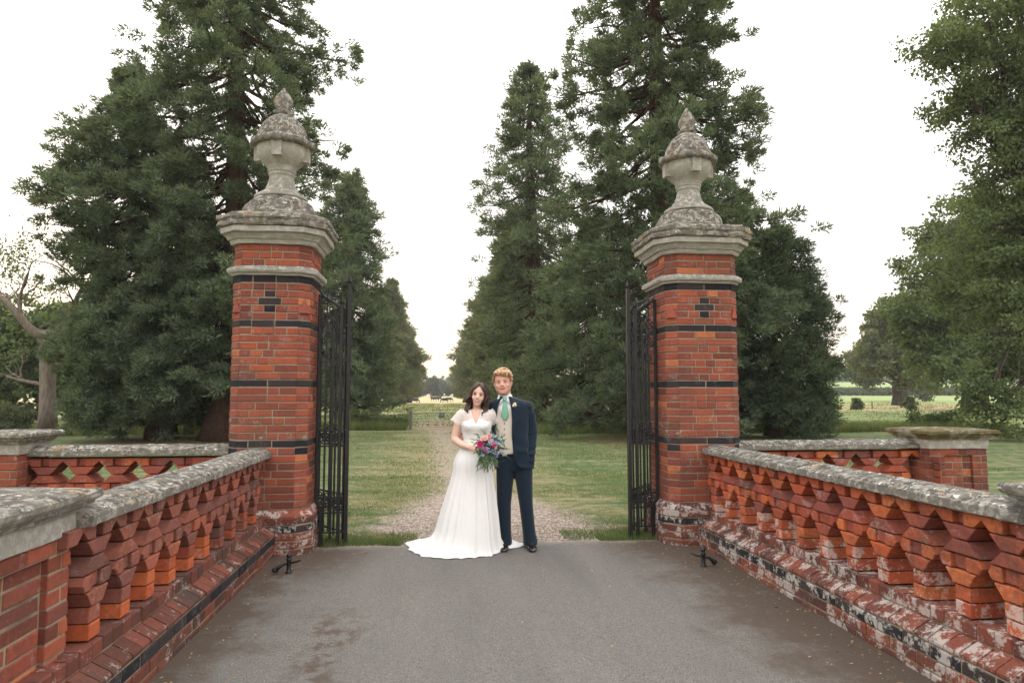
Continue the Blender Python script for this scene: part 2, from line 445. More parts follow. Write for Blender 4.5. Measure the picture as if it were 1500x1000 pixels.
# ------------------------------------------------------------ the ground
def hgt(x, y):
    z = 0.0
    z -= .95 * smoothstep(y, 105, 185) * (1 - smoothstep(y, 215, 330)) * (1 - smoothstep(x, 30, 60))
    z += 2.0 * smoothstep(y, 240, 500) * (1 - smoothstep(x, 30, 60))
    z += 7.5 * smoothstep(y, 130, 330) * smoothstep(x, 30, 60)
    z += 6 * smoothstep(y, 500, 1400)
    return z
def build_ground():
    ys = [-30, -10, 0, 3, 5] + list(np.arange(6, 32, .5)) + list(np.arange(32, 120, 4)) + list(np.arange(120, 400, 12)) + [450, 520, 640, 800, 1000, 1300, 1600]
    xs = sorted([-1200, -700, -400, -250, -150, -100, -70, -50, -40, -32, 1500, 1000, 700, 500, 350, 250, 200, 160, 130, 100, 80, 70, 60, 55, 50, 45, 40, 35, 32] + list(np.arange(-28, 29, 1.0)))
    V = []; F = []
    for y in ys:
        for x in xs:
            z = hgt(x, y)
            if 7.3 < y < 30: z += .025*math.sin(x*1.3+y*.7) * math.sin(y*.9-x*.4) * smoothstep(y, 8, 11)
            V.append((x, y, z))
    n = len(xs)
    for i in range(len(ys)-1):
        for j in range(n-1):
            F.append((i*n+j, i*n+j+1, (i+1)*n+j+1, (i+1)*n+j))
    struct('ground', mesh('ground', V, F, M_ground, True))
    # the road: a sheet over the ground with an uneven far edge
    V = []; F = []
    nx = 64
    for j in range(nx+1):
        x = -2.4 + 6.4*j/nx
        ye = 7.42 + .05*math.sin(x*3.1) + .06*math.sin(x*7.7+1) + .03*math.sin(x*19) - .22*max(0, abs(x-.6)-1.5)
        V.append((x, -6, .012)); V.append((x, ye-.12, .012)); V.append((x, ye, .003))
    for j in range(nx):
        a = j*3
        F.append((a, a+3, a+4, a+1)); F.append((a+1, a+4, a+5, a+2))
    struct('road', mesh('road', V, F, M_road))
build_ground()

# ------------------------------------------------------------ brickwork
_bm = {}
def brick_mesh(L, s0, s1, h, d, mat, bev=.004, var=0):
    """brick with its face on y=0, x 0..L, z 0..h; back edge (depth d) drawn in by s0 / s1 at the mitred ends"""
    key = (round(L, 4), round(s0, 3), round(s1, 3), round(h, 4), round(d, 3), mat.name, var)
    if key in _bm: return _bm[key]
    r = random.Random(hash(key[:5]) % 9999 + var*77)
    j = lambda: r.uniform(-.0016, .0016)
    b = bev
    k = b / d
    V = [(b, 0, b), (L-b, 0, b), (L-b, 0, h-b), (b, 0, h-b),
         (s0*k, b, 0), (L-s1*k, b, 0), (L-s1*k, b, h), (s0*k, b, h),
         (s0, d, 0), (L-s1, d, 0), (L-s1, d, h), (s0, d, h)]
    V = [(x+j()*(y < d), y+j(), z+j()*(y < d)) for x, y, z in V]
    F = [(0,1,2,3),(4,5,1,0),(5,6,2,1),(6,7,3,2),(7,4,0,3),(4,8,9,5),(5,9,10,6),(6,10,11,7),(7,11,8,4),(8,11,10,9)]
    _bm[key] = mesh('brick', V, F, mat)
    return _bm[key]
def prism_mesh(key, poly, y0, y1, mat, bev=.005):
    """polygon in (x, z) run from y0 (face, edges eased) to y1"""
    k = (key, mat.name)
    if k in _bm: return _bm[k]
    cx = sum(p[0] for p in poly)/len(poly); cz = sum(p[1] for p in poly)/len(poly)
    w = max(abs(p[0]-cx) for p in poly); hh = max(abs(p[1]-cz) for p in poly)
    n = len(poly)
    V = [(cx+(x-cx)*(1-bev/w), y0, cz+(z-cz)*(1-bev/hh)) for x, z in poly] + [(x, y0+bev, z) for x, z in poly] + [(x, y1, z) for x, z in poly]
    F = [tuple(range(n)), tuple(reversed(range(2*n, 3*n)))]
    for a in (0, n):
        for i in range(n):
            F.append((a+i, a+n+i, a+n+(i+1)%n, a+(i+1)%n))
    _bm[k] = mesh('brick', V, F, mat)
    bmm = bmesh.new(); bmm.from_mesh(_bm[k]); bmesh.ops.recalc_face_normals(bmm, faces=bmm.faces); bmm.to_mesh(_bm[k]); bmm.free()
    return _bm[k]
class Bricks:
    """places bricks as parts up to a limit (nearest first, in the order given), the rest joined as one part"""
    def __init__(s, root, limit=290): s.root = root; s.limit = limit; s.items = []
    def put(s, me, loc, rz=0, prio=0): s.items.append((prio, me, Vector(loc), rz))
    def done(s, name='brick'):
        s.items.sort(key=lambda t: t[0])
        rest = []
        for i, (p, me, loc, rz) in enumerate(s.items):
            jit = Vector((rnd.uniform(-.0015, .0015), rnd.uniform(-.0035, .0035), rnd.uniform(-.001, .001)))
            jit.rotate(Euler((0, 0, rz)))
            if i < s.limit and p < 100: part(name, me, s.root, loc+jit, (0, 0, rz))
            else: rest.append((me, loc+jit, rz))
        if rest:
            bm = bmesh.new(); mats = []
            for me, loc, rz in rest:
                m = me.materials[0]
                if m not in mats: mats.append(m)
                k = len(bm.faces)
                bm.from_mesh(me)
                bm.faces.ensure_lookup_table()
                new = bm.faces[k:]
                vs = {v for f in new for v in f.verts}
                bmesh.ops.transform(bm, matrix=Matrix.Translation(loc) @ Matrix.Rotation(rz, 4, 'Z'), verts=list(vs))
                for f in new: f.material_index = mats.index(m)
            me = bpy.data.meshes.new('brickwork'); bm.to_mesh(me); bm.free()
            for m in mats: me.materials.append(m)
            part('brickwork', me, s.root, kind='stuff')

CH = .0745
def octo(a, c): return [(-a+c,-a),(a-c,-a),(a,-a+c),(a,a-c),(a-c,a),(-a+c,a),(-a,a-c),(-a,-a+c)]
def oct_off(a, c, o):
    return octo(a+o, c+o*(2-math.sqrt(2)))
def stone_ring(name, a, c, prof, mat, parent, cap0=False, cap1=True, div=5, amp=.004):
    """prof (offset, z) swept round the octagon, worn by small noise"""
    rings = []
    for o, z in prof:
        P = oct_off(a, c, o); ring = []
        for i in range(8):
            p, q = P[i], P[(i+1) % 8]
            nn = div if i % 2 == 0 else 2
            for t in range(nn):
                f = t/nn
                ring.append((p[0]+(q[0]-p[0])*f + rnd.uniform(-amp, amp), p[1]+(q[1]-p[1])*f + rnd.uniform(-amp, amp), z + rnd.uniform(-amp, amp)*.7))
        rings.append(ring)
    return part(name, MB().rings(rings, cap0, cap1).mesh(name, mat), parent)
def split(w, k):
    """lengths of the bricks of course k across a face of width w"""
    S, H = .225, .1125
    r = rnd.random()
    if k % 2 == 0: base = [S, S]; 
    else: base = [H, S, H] if r < .5 else ([S, H, H] if r < .75 else [H, H, S])
    rem = w - sum(base)
    while rem > .24:
        base.append(H if rnd.random() < .5 else S); rem = w - sum(base)
    if rnd.random() < .25 and S in base:
        i = base.index(S); base[i:i+1] = [H, H]
    if rem > .02:
        if rem > .09 and rnd.random() < .5: base = base + [rem] if k % 2 else [rem] + base
        else: base = [base[0]+rem/2] + base[1:-1] + [base[-1]+rem/2]
    return base
def gate_pier(label, loc, side, a=.385):
    """side = +1: the road lies to the pier's +x side; urn-topped brick pier"""
    root = thing('gate_pier', label, 'gate pier', loc, 0, 'brick gate piers with stone urns')
    c = .105
    core = MB(); P = octo(a-.007, c-.003)
    core.rings([[(x, y, -.1) for x, y in P], [(x, y, 3.08) for x, y in P]])
    P = octo(a+.062, c+.03)
    core.rings([[(x, y, -.1) for x, y in P], [(x, y, 4.9*CH) for x, y in P]])
    part('mortar', core.mesh('mortar', M_mortar), root)
    B = Bricks(root, 298)
    J = .011
    for k in range(41):
        if k in (37,): continue
        z0 = k*CH if k < 37 else 2.85+(k-38)*CH
        if k == 37: continue
        off = .07 if k < 4 else (.07 if k == 4 else 0)
        P = oct_off(a, c, off)
        for f in range(8):
            p = Vector((*P[f], 0)); q = Vector((*P[(f+1) % 8], 0))
            L = (q-p).length; d = (q-p).normalized(); rz = math.atan2(d.y, d.x)
            if f % 2 == 1: parts = [L]
            elif f == 0 and k in (32, 34): parts = [(L-.1125)/2-.12, .12, .1125, .12, (L-.1125)/2-.12]
            elif f == 0 and k == 33: parts = [(L-.225)/2, .225, (L-.225)/2]
            else: parts = split(L, k+f//2)
            x = 0
            for i, w in enumerate(parts):
                s0 = .09*math.tan(R(22.5)) if i == 0 else 0
                s1 = .09*math.tan(R(22.5)) if i == len(parts)-1 else 0
                x0 = x + (0 if i == 0 else J/2); x1 = x + w - (0 if i == len(parts)-1 else J/2)
                mat = M_brick
                if k in (22, 30, 36) or k == 14 or (k == 13 and f % 2 == 1): mat = M_black
                if k < 5: mat = M_plinth if k != 3 else M_blackL
                front = (f == 0)
                mid = x + w/2
                # black cross on the road face
                if front and k in (32, 34) and abs(mid-L/2) < .03: mat = M_black
                if front and k == 33 and abs(mid-L/2) < .12: mat = M_black
                if front and k in (32, 33, 34) : pass
                rf = (side > 0 and f in (1, 2, 3)) or (side < 0 and f in (7, 6, 5))
                prio = 0 if front else (1 if f in (1, 7) else (2 if (side > 0 and f == 2) or (side < 0 and f == 6) else 100))
                zz = z0 + J/2; h = CH - J
                me = brick_mesh(round(x1-x0, 3), s0, s1, h, .09, mat, .005, rnd.randrange(3))
                B.put(me, p + d*x0 + Vector((0, 0, zz)), rz, prio)
                x += w
        if k == 4:   # weathered plinth slope over the projecting courses
            rings = []
            for o, z in ((.07, 5*CH-.003), (.066, 5*CH+.012), (.006, 5*CH+.062)):
                rings.append([(x, y, z) for x, y in oct_off(a, c, o)])
            part('plinth_slope', MB().rings(rings, False, False).mesh('plinth_slope', M_plinth), root)
    B.done()
    # chamfer stops
    for f in (1, 7, 3, 5):
        P = octo(a, c); p = Vector((*P[f], 0)); q = Vector((*P[(f+1) % 8], 0)); m = (p+q)/2; n = Vector((m.x, m.y, 0)).normalized()
        V = [p+n*.002+Vector((0,0,32*CH)), q+n*.002+Vector((0,0,32*CH)), m+n*.004+Vector((0,0,34*CH)), m+n*.03+Vector((0,0,32*CH))]
        part('chamfer_stop', mesh('chamfer_stop', V, [(0,3,2),(3,1,2),(0,1,3),(1,0,2)], M_purple), root)
    stone_ring('string_course', a, c, [(-.01, 2.757), (.022, 2.757), (.028, 2.772), (.052, 2.785), (.060, 2.805), (.056, 2.832), (.035, 2.848), (-.01, 2.852)], M_stonew, root)
    stone_ring('cornice', a, c, [(-.01, 3.072), (.03, 3.074), (.040, 3.094), (.045, 3.115), (.06, 3.118), (.075, 3.140), (.095, 3.168), (.100, 3.172), (.122, 3.176), (.128, 3.180), (.132, 3.232), (.105, 3.236)], M_stonew, root)
    stone_ring('cornice_slab', a, c, [(.09, 3.236), (.142, 3.238), (.158, 3.252), (.162, 3.285), (.150, 3.294), (.154, 3.300), (.166, 3.315), (.168, 3.345), (.150, 3.36), (.03, 3.40)], M_stone, root, div=9, amp=.007)
    rings = []
    for r, z, sq in ((.455, 3.37, .0), (.455, 3.415, .0), (.415, 3.43, .0), (.390, 3.442, .1), (.375, 3.49, .25), (.355, 3.54, .5), (.32, 3.585, .8), (.28, 3.612, 1), (.20, 3.622, 1)):
        ring = []
        for j in range(40):
            th = 2*math.pi*j/40
            oc = 1/max(abs(math.cos(th)), abs(math.sin(th)), (abs(math.cos(th))+abs(math.sin(th)))/1.35)
            rr = r*((1-sq)*oc*.97 + sq) + rnd.uniform(-.006, .006)
            ring.append((rr*math.cos(th), rr*math.sin(th), z+rnd.uniform(-.005, .005)))
        rings.append(ring)
    part('domed_base', MB().rings(rings, True, True).mesh('domed_base', M_stone), root)
    zm = lambda z: float(np.interp(z, [3.655, 3.74, 3.925, 4.0, 4.24, 4.60, 4.885], [3.618, 3.695, 3.88, 3.96, 4.205, 4.56, 4.87]))
    k_ = .975
    urn = part('urn', MB().lathe([(r_*(k_ if z_ > 3.9 else 1), zm(z_)) for r_, z_ in [(.21, 3.655), (.268, 3.66), (.276, 3.675), (.272, 3.695), (.245, 3.715), (.235, 3.725), (.20, 3.745), (.165, 3.785), (.142, 3.84), (.130, 3.895), (.124, 3.925), (.138, 3.932), (.142, 3.945), (.132, 3.955), (.136, 3.96), (.150, 3.972), (.150, 3.99), (.138, 4.0), (.17, 4.03), (.215, 4.07), (.248, 4.115), (.266, 4.165), (.272, 4.215), (.272, 4.24)]], 40, cap1=False).mesh('urn', M_stonew, True), root)
    lid = MB(); n = 56; rings = []
    rr0 = rnd.uniform(0, 0)
    for r, z, sc in ((.272, 4.225, 0), (.318, 4.232, .6), (.334, 4.252, 1), (.334, 4.278, 1), (.315, 4.296, .7), (.285, 4.305, .3), (.268, 4.33, 0), (.257, 4.39, 0), (.232, 4.45, 0), (.192, 4.51, 0), (.145, 4.555, 0), (.098, 4.585, 0), (.078, 4.595, 0), (.02, 4.60, 0)):
        ring = []
        for j in range(n):
            th = 2*math.pi*j/n
            lob = max(0, math.cos(4*(th+math.pi/2)))**14
            rad = r*k_ + sc*.016*lob + rnd.uniform(-.003, .003)
            ring.append((rad*math.cos(th), rad*math.sin(th), zm(z) + sc*.022*lob*(1 if z > 4.26 else -1.2)))
        rings.append(ring)
    part('lid', lid.rings(rings, True, True).mesh('lid', M_stone, True), urn)
    for q in range(4):
        M = Matrix.Rotation(q*math.pi/2, 4, 'Z')
        mb = MB(); V = [(-.055,-.21,4.225),(.055,-.21,4.225),(.05,-.19,4.085),(-.05,-.19,4.085),(-.055,-.292,4.228),(.055,-.292,4.228),(.046,-.292,4.075),(-.046,-.292,4.075)]
        mb.add([M @ Vector((v[0]*k_, v[1]*k_, zm(v[2]))) for v in V], [(4,7,6,5),(0,1,2,3),(0,4,5,1),(3,2,6,7),(0,3,7,4),(1,5,6,2)])
        part('lug', mb.mesh('lug', M_stonew), urn)
    rings = []
    for r, z, lf in ((.075, 4.59, .0), (.092, 4.605, .9), (.100, 4.625, 1), (.088, 4.64, .6), (.066, 4.652, .2), (.078, 4.675, .4), (.090, 4.71, .8), (.088, 4.745, .9), (.070, 4.785, .8), (.046, 4.825, .6), (.026, 4.855, .4), (.012, 4.875, .1), (.002, 4.885, 0)):
        ring = []
        for j in range(32):
            th = 2*math.pi*j/32
            rr = r*(1 + .20*lf*math.cos(5*th + 5*(z-4.6))) * rnd.uniform(.97, 1.03)
            ring.append((rr*math.cos(th), rr*math.sin(th), zm(z)))
        rings.append(ring)
    part('flame_finial', MB().rings(rings, True, True).mesh('flame_finial', M_stone, True), urn)
    return root
gate_pier('tall brick gate pier left of the couple, with stone cornice and urn', (-1.665, 7.385, 0), 1)
gp = gate_pier('tall brick gate pier right of the couple, with stone cornice and urn', (2.85, 7.405, 0), -1, .405)

# ------------------------------------------------------------ pierced brick parapets
PITCH = .3335; CB = .081; ZB = .378
T_, B_ = CB-.008, 0.0
hexa = [(-.150, T_/2), (-.126, 0), (-.066, 0), (-.066, T_), (-.126, T_)]
def baluster(B, x, prio, end0, end1, matA, matB, matC, y0=.115, y1=.345):
    z = lambda k: ZB + k*CB + .004
    pr = lambda key, poly, m, yy=y0, **k: prism_mesh(key, poly, yy, y1, m, **k)
    hw = .054
    B.put(pr('c6', [(-.052, 0), (.052, 0), (.052, T_), (-.052, T_)], matC, .120), (x, 0, z(0)), 0, prio)
    B.put(pr('c6', [(-.052, 0), (.052, 0), (.052, T_), (-.052, T_)], rnd.choice([matA, matC]), .120), (x, 0, z(1)), 0, prio)
    B.put(pr('c5', [(-hw, 0), (hw, 0), (.108, T_), (-.108, T_)], rnd.choice([matA, matB])), (x, 0, z(2)), 0, prio)
    if not end0: B.put(pr('c4l', [(-.150, T_/2), (-.126, 0), (-.062, 0), (-.062, T_), (-.126, T_)], matA), (x, 0, z(3)), 0, prio)
    if not end1: B.put(pr('c4r', [(.150, T_/2), (.126, T_), (.040, T_), (.040, 0), (.126, 0)], matA), (x, 0, z(3)), 0, prio)
    B.put(pr('c4m', [(-.062, 0), (.040, 0), (.040, T_), (-.062, T_)], matB, .135), (x, 0, z(3)), 0, prio)
    B.put(pr('c3', [(-.130, 0), (.130, 0), (hw, T_), (-hw, T_)], matB), (x, 0, z(4)), 0, prio)
    B.put(pr('c2', [(-hw, 0), (hw, 0), (.120, T_), (-.120, T_)], rnd.choice([matA, matB])), (x, 0, z(5)), 0, prio)
    B.put(pr('c1h', [(-.036, 0), (.036, 0), (.036, T_), (-.036, T_)], matB, .150), (x, 0, z(6)), 0, prio)
def parapet(name, label, loc, rz, n, length, mats, u0, near, group, ncop=4, ztop=0.0, xs=0.0):
    """local x runs along the wall, y from the road face inwards; near = local x of the end nearest the camera"""
    root = thing(name, label, 'parapet', loc, rz, group)
    matA, matB, matC, matP, matK = mats
    B = Bricks(root, 296)
    pr = lambda x: abs(x-near)
    for i in range(n):
        x = u0 + i*PITCH
        baluster(B, x, pr(x)*.5, False, False, matA, matB, matC)
    for i in range(n+1):
        x = u0 + (i-.5)*PITCH
        B.put(prism_mesh('c1', [(-.128, 0), (-.054, 0), (0, .052), (.054, 0), (.128, 0), (.128, T_), (-.128, T_)], .112, .345, rnd.choice([matA, matA, matB])), (x, 0, ZB+6*CB+.004), 0, pr(x)*.5)
    J = .009
    # plinth: upright headers, splayed course, black course, two red courses
    x = xs
    H = .1125
    while x < length-.01:
        w = min(H, length-x)
        B.put(brick_mesh(round(w-J, 3), 0, 0, .078, .25, matP, .006, rnd.randrange(3)), (x+J/2, .098, .294), 0, pr(x)+.6)
        k = ('splay', round(w, 3), matP.name)
        if k not in _bm:
            ww = w-J
            prof = [(.26, .0), (.004, .0), (.0, .006), (.0, .020), (.010, .032), (.098, .080), (.26, .080)]
            V = [(xx, y, z) for xx in (0, ww) for y, z in prof]
            m = len(prof)
            F = [tuple(reversed(range(m))), tuple(range(m, 2*m))] + [(i, (i+1) % m, m+(i+1) % m, m+i) for i in range(m)]
            _bm[k] = mesh('brick', V, F, matP)
        B.put(_bm[k], (x+J/2, rnd.uniform(-.003, .003), .208), 0, pr(x)+.5)
        x += H
    for row, z0 in enumerate((.129, .053, -.023)):
        x = xs
        if row % 2: x = xs-H
        while x < length-.01:
            w = .225
            a = max(x, xs); b = min(x+w, length)
            if b-a > .04:
                B.put(brick_mesh(round(b-a-J, 3), 0, 0, .068, .10, matK if row == 0 else matP, .006, rnd.randrange(3)), (a+J/2, 0, z0), 0, pr(a)+.7+row*.1)
            x += w
    B.done()
    core = MB()
    core.box(xs, .008, -.1, length, .46, .2045).box(xs, .106, .2, length, .355, .362)
    part('mortar', core.mesh('mortar', M_mortar), root)
    # coping stones
    cl = length/ncop
    for i in range(ncop):
        xa, xb = i*cl + .002, (i+1)*cl - .002
        prof = [(.075, .945), (.068, .952), (.066, .992), (.072, .998), (.092, 1.004), (.10, 1.012), (.16, 1.030), (.2325, 1.042), (.30, 1.030), (.365, 1.012), (.398, .998), (.398, .952), (.39, .945), (.345, .943), (.12, .943)]
        ns = 24; rings = []
        for s in range(ns+1):
            x = xa + (xb-xa)*s/ns
            ring = []
            for q, (y, z) in enumerate(prof):
                a = .0045 if q < 11 else 0
                ring.append((x, y + rnd.uniform(-a, a), z + ztop + rnd.uniform(-a, a)*.8 + (i % 2)*.003))
            rings.append(ring)
        part('coping_stone', MB().rings(rings).mesh('coping_stone', M_coping), root)
    return root
G_road = 'pierced brick parapets along the road'
# right: face at X=2.71 looking -X ; local x runs towards the camera
parapet('bridge_parapet', 'long orange pierced brick parapet right of the road, plinth blotched with white lichen', (2.71, 6.98, 0), -math.pi/2, 12, 3.94, (M_orange, M_purple, M_ped, M_plinth, M_blackL), .155+.0, 3.9, G_road)
parapet('bridge_parapet', 'long dark brown pierced brick parapet on the left side of the road', (-1.54, 3.48, 0), math.pi/2, 10, 3.52, (M_brown, M_brown, M_orange, M_plinthL, M_black), .18, 0, G_road, xs=-.45)
G_wing = 'short wing parapets outside the gate piers'
parapet('wing_parapet', 'short pierced brick parapet running left from the left gate pier', (-3.93, 7.05, 0), 0, 6, 1.88, (M_orange, M_purple, M_ped, M_plinthL, M_blackL), .15, .8, G_wing, 2, .025)
parapet('wing_parapet', 'short pierced brick parapet running right from the right gate pier', (3.25, 7.05, 0), 0, 6, 2.12, (M_orange, M_purple, M_ped, M_plinthL, M_blackL), .20, .8, G_wing, 2, .020)

def end_pier(label, loc, w, l, rz, mats, capz, capmat, faces=(0, 1, 2, 3)):
    """square parapet pier; w along local x, l along local y, recessed panel on each face"""
    root = thing('parapet_pier', label, 'parapet pier', loc, rz, 'low brick piers at the parapet ends')
    B = Bricks(root, 290); J = .009; ch = .0757
    z_top = capz - .20
    nk = int(z_top/ch); z0 = z_top - nk*ch
    sides = [((0, 0), (1, 0), w), ((w, 0), (0, 1), l), ((w, l), (-1, 0), w), ((0, l), (0, -1), l)]
    core = MB().box(.035, .035, -.1, w-.035, l-.035, z_top)
    core.box(.006, .006, -.1, .17, .17, z_top).box(w-.17, .006, -.1, w-.006, .17, z_top).box(.006, l-.17, -.1, .17, l-.006, z_top).box(w-.17, l-.17, -.1, w-.006, l-.006, z_top)
    core.box(.008, .008, z_top-ch, w-.008, l-.008, z_top+.001)
    part('mortar', core.mesh('mortar', M_mortar), root)
    for k in range(nk):
        z = z0 + k*ch
        for fi, (o, d, L) in enumerate(sides):
            d = Vector((*d, 0)); rz_ = math.atan2(d.y, d.x); nin = Vector((-d.y, d.x, 0))
            c0 = .18
            segs = []
            if k >= nk-1 or k < 3: 
                x = 0
                for s in split(L, k): segs.append((x, s, 0)); x += s
            else:
                pw = L - 2*c0
                if k % 2: segs += [(0, c0, 0), (L-c0, c0, 0)]
                else: segs += [(0, .0675, 0), (.0675, c0-.0675, 0), (L-c0, c0-.0675, 0), (L-.0675, .0675, 0)]
                x = c0
                for s in split(pw, k): segs.append((x, s, .030)); x += s
            for x, s, rec in segs:
                ends0 = x < .001; ends1 = x+s > L-.001
                # corners: alternate ownership of the corner cell, so faces never overlap
                a = x + (J/2 if not ends0 else 0); b = x+s-(J/2 if not ends1 else 0)
                me = brick_mesh(round(b-a, 3), .06 if ends0 else 0, .06 if ends1 else 0, ch-J, .06, mats[0] if k > 3 or True else mats[1], .005, rnd.randrange(3))
                B.put(me, Vector((*o, 0)) + d*a + nin*rec + Vector((0, 0, z+J/2)), rz_, 1 if fi in faces else 100)
    B.done()
    def slab(nm, prof, mat):
        rings = []
        for o, z in prof:
            P = [(-o, -o), (w+o, -o), (w+o, l+o), (-o, l+o)]
            ring = []
            for i in range(4):
                p, q = P[i], P[(i+1) % 4]
                for t in range(12):
                    f = t/12; ring.append((p[0]+(q[0]-p[0])*f+rnd.uniform(-.004, .004), p[1]+(q[1]-p[1])*f+rnd.uniform(-.004, .004), z+rnd.uniform(-.003, .003)))
            rings.append(ring)
        part(nm, MB().rings(rings).mesh(nm, mat), root)
    slab('frieze_stone', [(.012, capz-.20), (.014, capz-.198), (.014, capz-.108), (.018, capz-.1)], M_stonew)
    slab('cap_stone', [(.02, capz-.10), (.035, capz-.098), (.04, capz-.078), (.062, capz-.07), (.066, capz-.055), (.08, capz-.05), (.092, capz-.035), (.094, capz-.010), (.082, capz), (.0, capz+.012), (-.2, capz+.022)], capmat)
    return root
end_pier('stone-capped brick pier nearest the camera, cut by the left edge', (-2.52, 1.9, 0), .82, 1.58, 0, (M_brick, M_plinthL), 1.12, M_coping, (1,))
end_pier('stone-capped brick pier nearest the camera, cut by the right edge', (2.85, 2.0, 0), .80, 1.04, 0, (M_brick, M_plinth), 1.138, M_coping, (0, 3))
end_pier('brick pier with stone cap at the outer end of the left wing parapet', (-4.60, 6.98, 0), .68, .52, 0, (M_brick, M_plinthL), 1.20, M_stone, (0, 1))
end_pier('stone-capped brick pier with thick moss patch, outer end of right wing parapet', (5.36, 6.98, 0), .68, .52, 0, (M_brick, M_plinth), 1.175, M_mossstone, (0, 3))
# ------------------------------------------------------------ trees and plants
def unit(a): return a / np.maximum(np.linalg.norm(a, axis=-1, keepdims=True), 1e-9)
def blades(name, P, D, L, W, mat, quad=False):
    """P bases (N,3), D unit directions, L lengths, W widths -> loose triangles (or leaf quads)"""
    n = len(P)
    r = unit(np.cross(D, rng.normal(size=(n, 3))))
    L = np.asarray(L).reshape(-1, 1) * np.ones((n, 1)); W = np.asarray(W).reshape(-1, 1) * np.ones((n, 1))
    if quad:
        V = np.stack([P, P + D*L*.5 + r*W*.5, P + D*L, P + D*L*.5 - r*W*.5], axis=1)
        return soup(name, V, 4, mat)
    V = np.stack([P - r*W*.5, P + r*W*.5, P + D*L], axis=1)
    return soup(name, V, 3, mat)
def prof_at(prof, z):
    zs = [p[0] for p in prof]; rs = [p[1] for p in prof]
    return float(np.interp(z, zs, rs))
def tree_limb(mb, p0, p1, sag, r0, r1, n=6, sides=5):
    pts = []; rad = []
    for i in range(n+1):
        t = i/n; p = Vector(p0).lerp(Vector(p1), t); p.z += -sag*4*t*(1-t)
        if 0 < i < n: p += Vector((rnd.uniform(-1, 1), rnd.uniform(-1, 1), rnd.uniform(-1, 1)))*(.03*(Vector(p1)-Vector(p0)).length)
        pts.append(p); rad.append(r0 + (r1-r0)*t)
    mb.tube(pts, rad, sides, False)
    return pts
def make_conifer(name, label, loc, H, prof, nlimb, ncl, nbl, mat, zmin=.6, bl=(.26, .055), trunk_r=.5, flare=1.6, lean=(0, 0), group=None, lobes=None, cr=(.16, .34), cat='tree', barkm=None, open_=0.0):
    root = thing(name, label, cat, loc, 0, group)
    mb = MB()
    pts = []; rad = []
    for i in range(15):
        t = i/14; z = H*t*.98
        pts.append((lean[0]*t + .10*math.sin(t*7), lean[1]*t + .08*math.cos(t*5), z))
        rad.append(trunk_r*(1-t)**.85 + .02 + trunk_r*(flare-1)*math.exp(-z/.7))
    mb.tube(pts, rad, 14)
    axis = lambda z: Vector((np.interp(z, [p[2] for p in pts], [p[0] for p in pts]), np.interp(z, [p[2] for p in pts], [p[1] for p in pts]), z))
    C = []; CR = []; ph = rnd.uniform(0, 6)
    for i in range(nlimb):
        f = (i + rnd.random())/nlimb
        z = zmin + (H-zmin)*f
        az = i*2.39996 + rnd.uniform(-.4, .4)
        lump = 1 + .24*math.sin(3*az + z*.9 + ph) + .18*math.sin(2*az - z*1.7 + ph*2)
        rr = prof_at(prof, z) * lump * rnd.uniform(.74, 1.04)
        a = axis(min(H*.97, z + rr*.25))
        d = Vector((math.cos(az), math.sin(az), 0))
        tip = a + d*rr; tip.z = z - rr*.05
        if tip.z < .25: tip.z = .25 + rnd.random()*.3
        p = tree_limb(mb, a, tip, rr*.10, .02 + .035*trunk_r*rr*.8, .012)
        nc = max(3, int(ncl*(.35 + .65*rr/max(1, prof_at(prof, H*.3)))))
        for k in range(nc):
            t = .30 + .70*(rnd.random()**.6)
            if open_ and rnd.random() < open_*(1-t): continue
            q = p[0].lerp(p[-1], t); idx = min(len(p)-1, int(t*(len(p)-1))); q.z = p[idx].z
            lat = Vector((-d.y, d.x, 0))*rnd.gauss(0, .16+.13*rr*t)
            q = q + lat + Vector((0, 0, rnd.gauss(-.05, .20)))
            if q.z < .15: q.z = .15
            C.append(q); CR.append(rnd.uniform(*cr)*(1.0 if rr > .8 else .7)*rnd.choice((.6, .85, 1, 1, 1.25)))
    if lobes:
        for (lx, ly, lz, lr, cnt) in lobes:
            for k in range(cnt):
                v = Vector((rnd.gauss(0, 1), rnd.gauss(0, 1), rnd.gauss(0, 1))).normalized()*lr*(rnd.random()**.35)
                C.append(Vector((lx, ly, lz))+v); CR.append(rnd.uniform(*cr))
    part('trunk', mb.mesh('trunk', barkm or M_bark, True), root)
    C = np.array([tuple(c) for c in C]); CR = np.array(CR)
    N = len(C)
    cen = np.repeat(C, nbl, axis=0); rad_ = np.repeat(CR, nbl)[:, None]
    out = unit(rng.normal(size=(N*nbl, 3)))
    horiz = unit(np.concatenate([C[:, :2]-np.array([lean[0]*.5, lean[1]*.5]), np.zeros((N, 1))], axis=1))
    hz = np.repeat(horiz, nbl, axis=0)
    P = cen + out*rad_*np.array([1, 1, .62])*(rng.random((N*nbl, 1))**.5)
    D = unit(out*.8 + hz*.55 + np.array([0, 0, .22]) + rng.normal(size=(N*nbl, 3))*.35)
    s = rng.uniform(.6, 1.25, N*nbl)
    me = blades('crown', P, D, bl[0]*s, bl[1]*s, mat)
    part('crown', me, root)
    return root
def copy_thing(o, loc, rz=0, label=None, scale=1.0):
    c = o.copy(); COL.objects.link(c); c.location = loc; c.rotation_euler = (0, 0, rz); c.scale = (scale,)*3
    if label: c['label'] = label
    for ch in list(o.children):
        d = ch.copy(); COL.objects.link(d); d.parent = c
        for g in list(ch.children):
            e_ = g.copy(); COL.objects.link(e_); e_.parent = d
    return c
G_av = 'giant sequoias along the avenue'
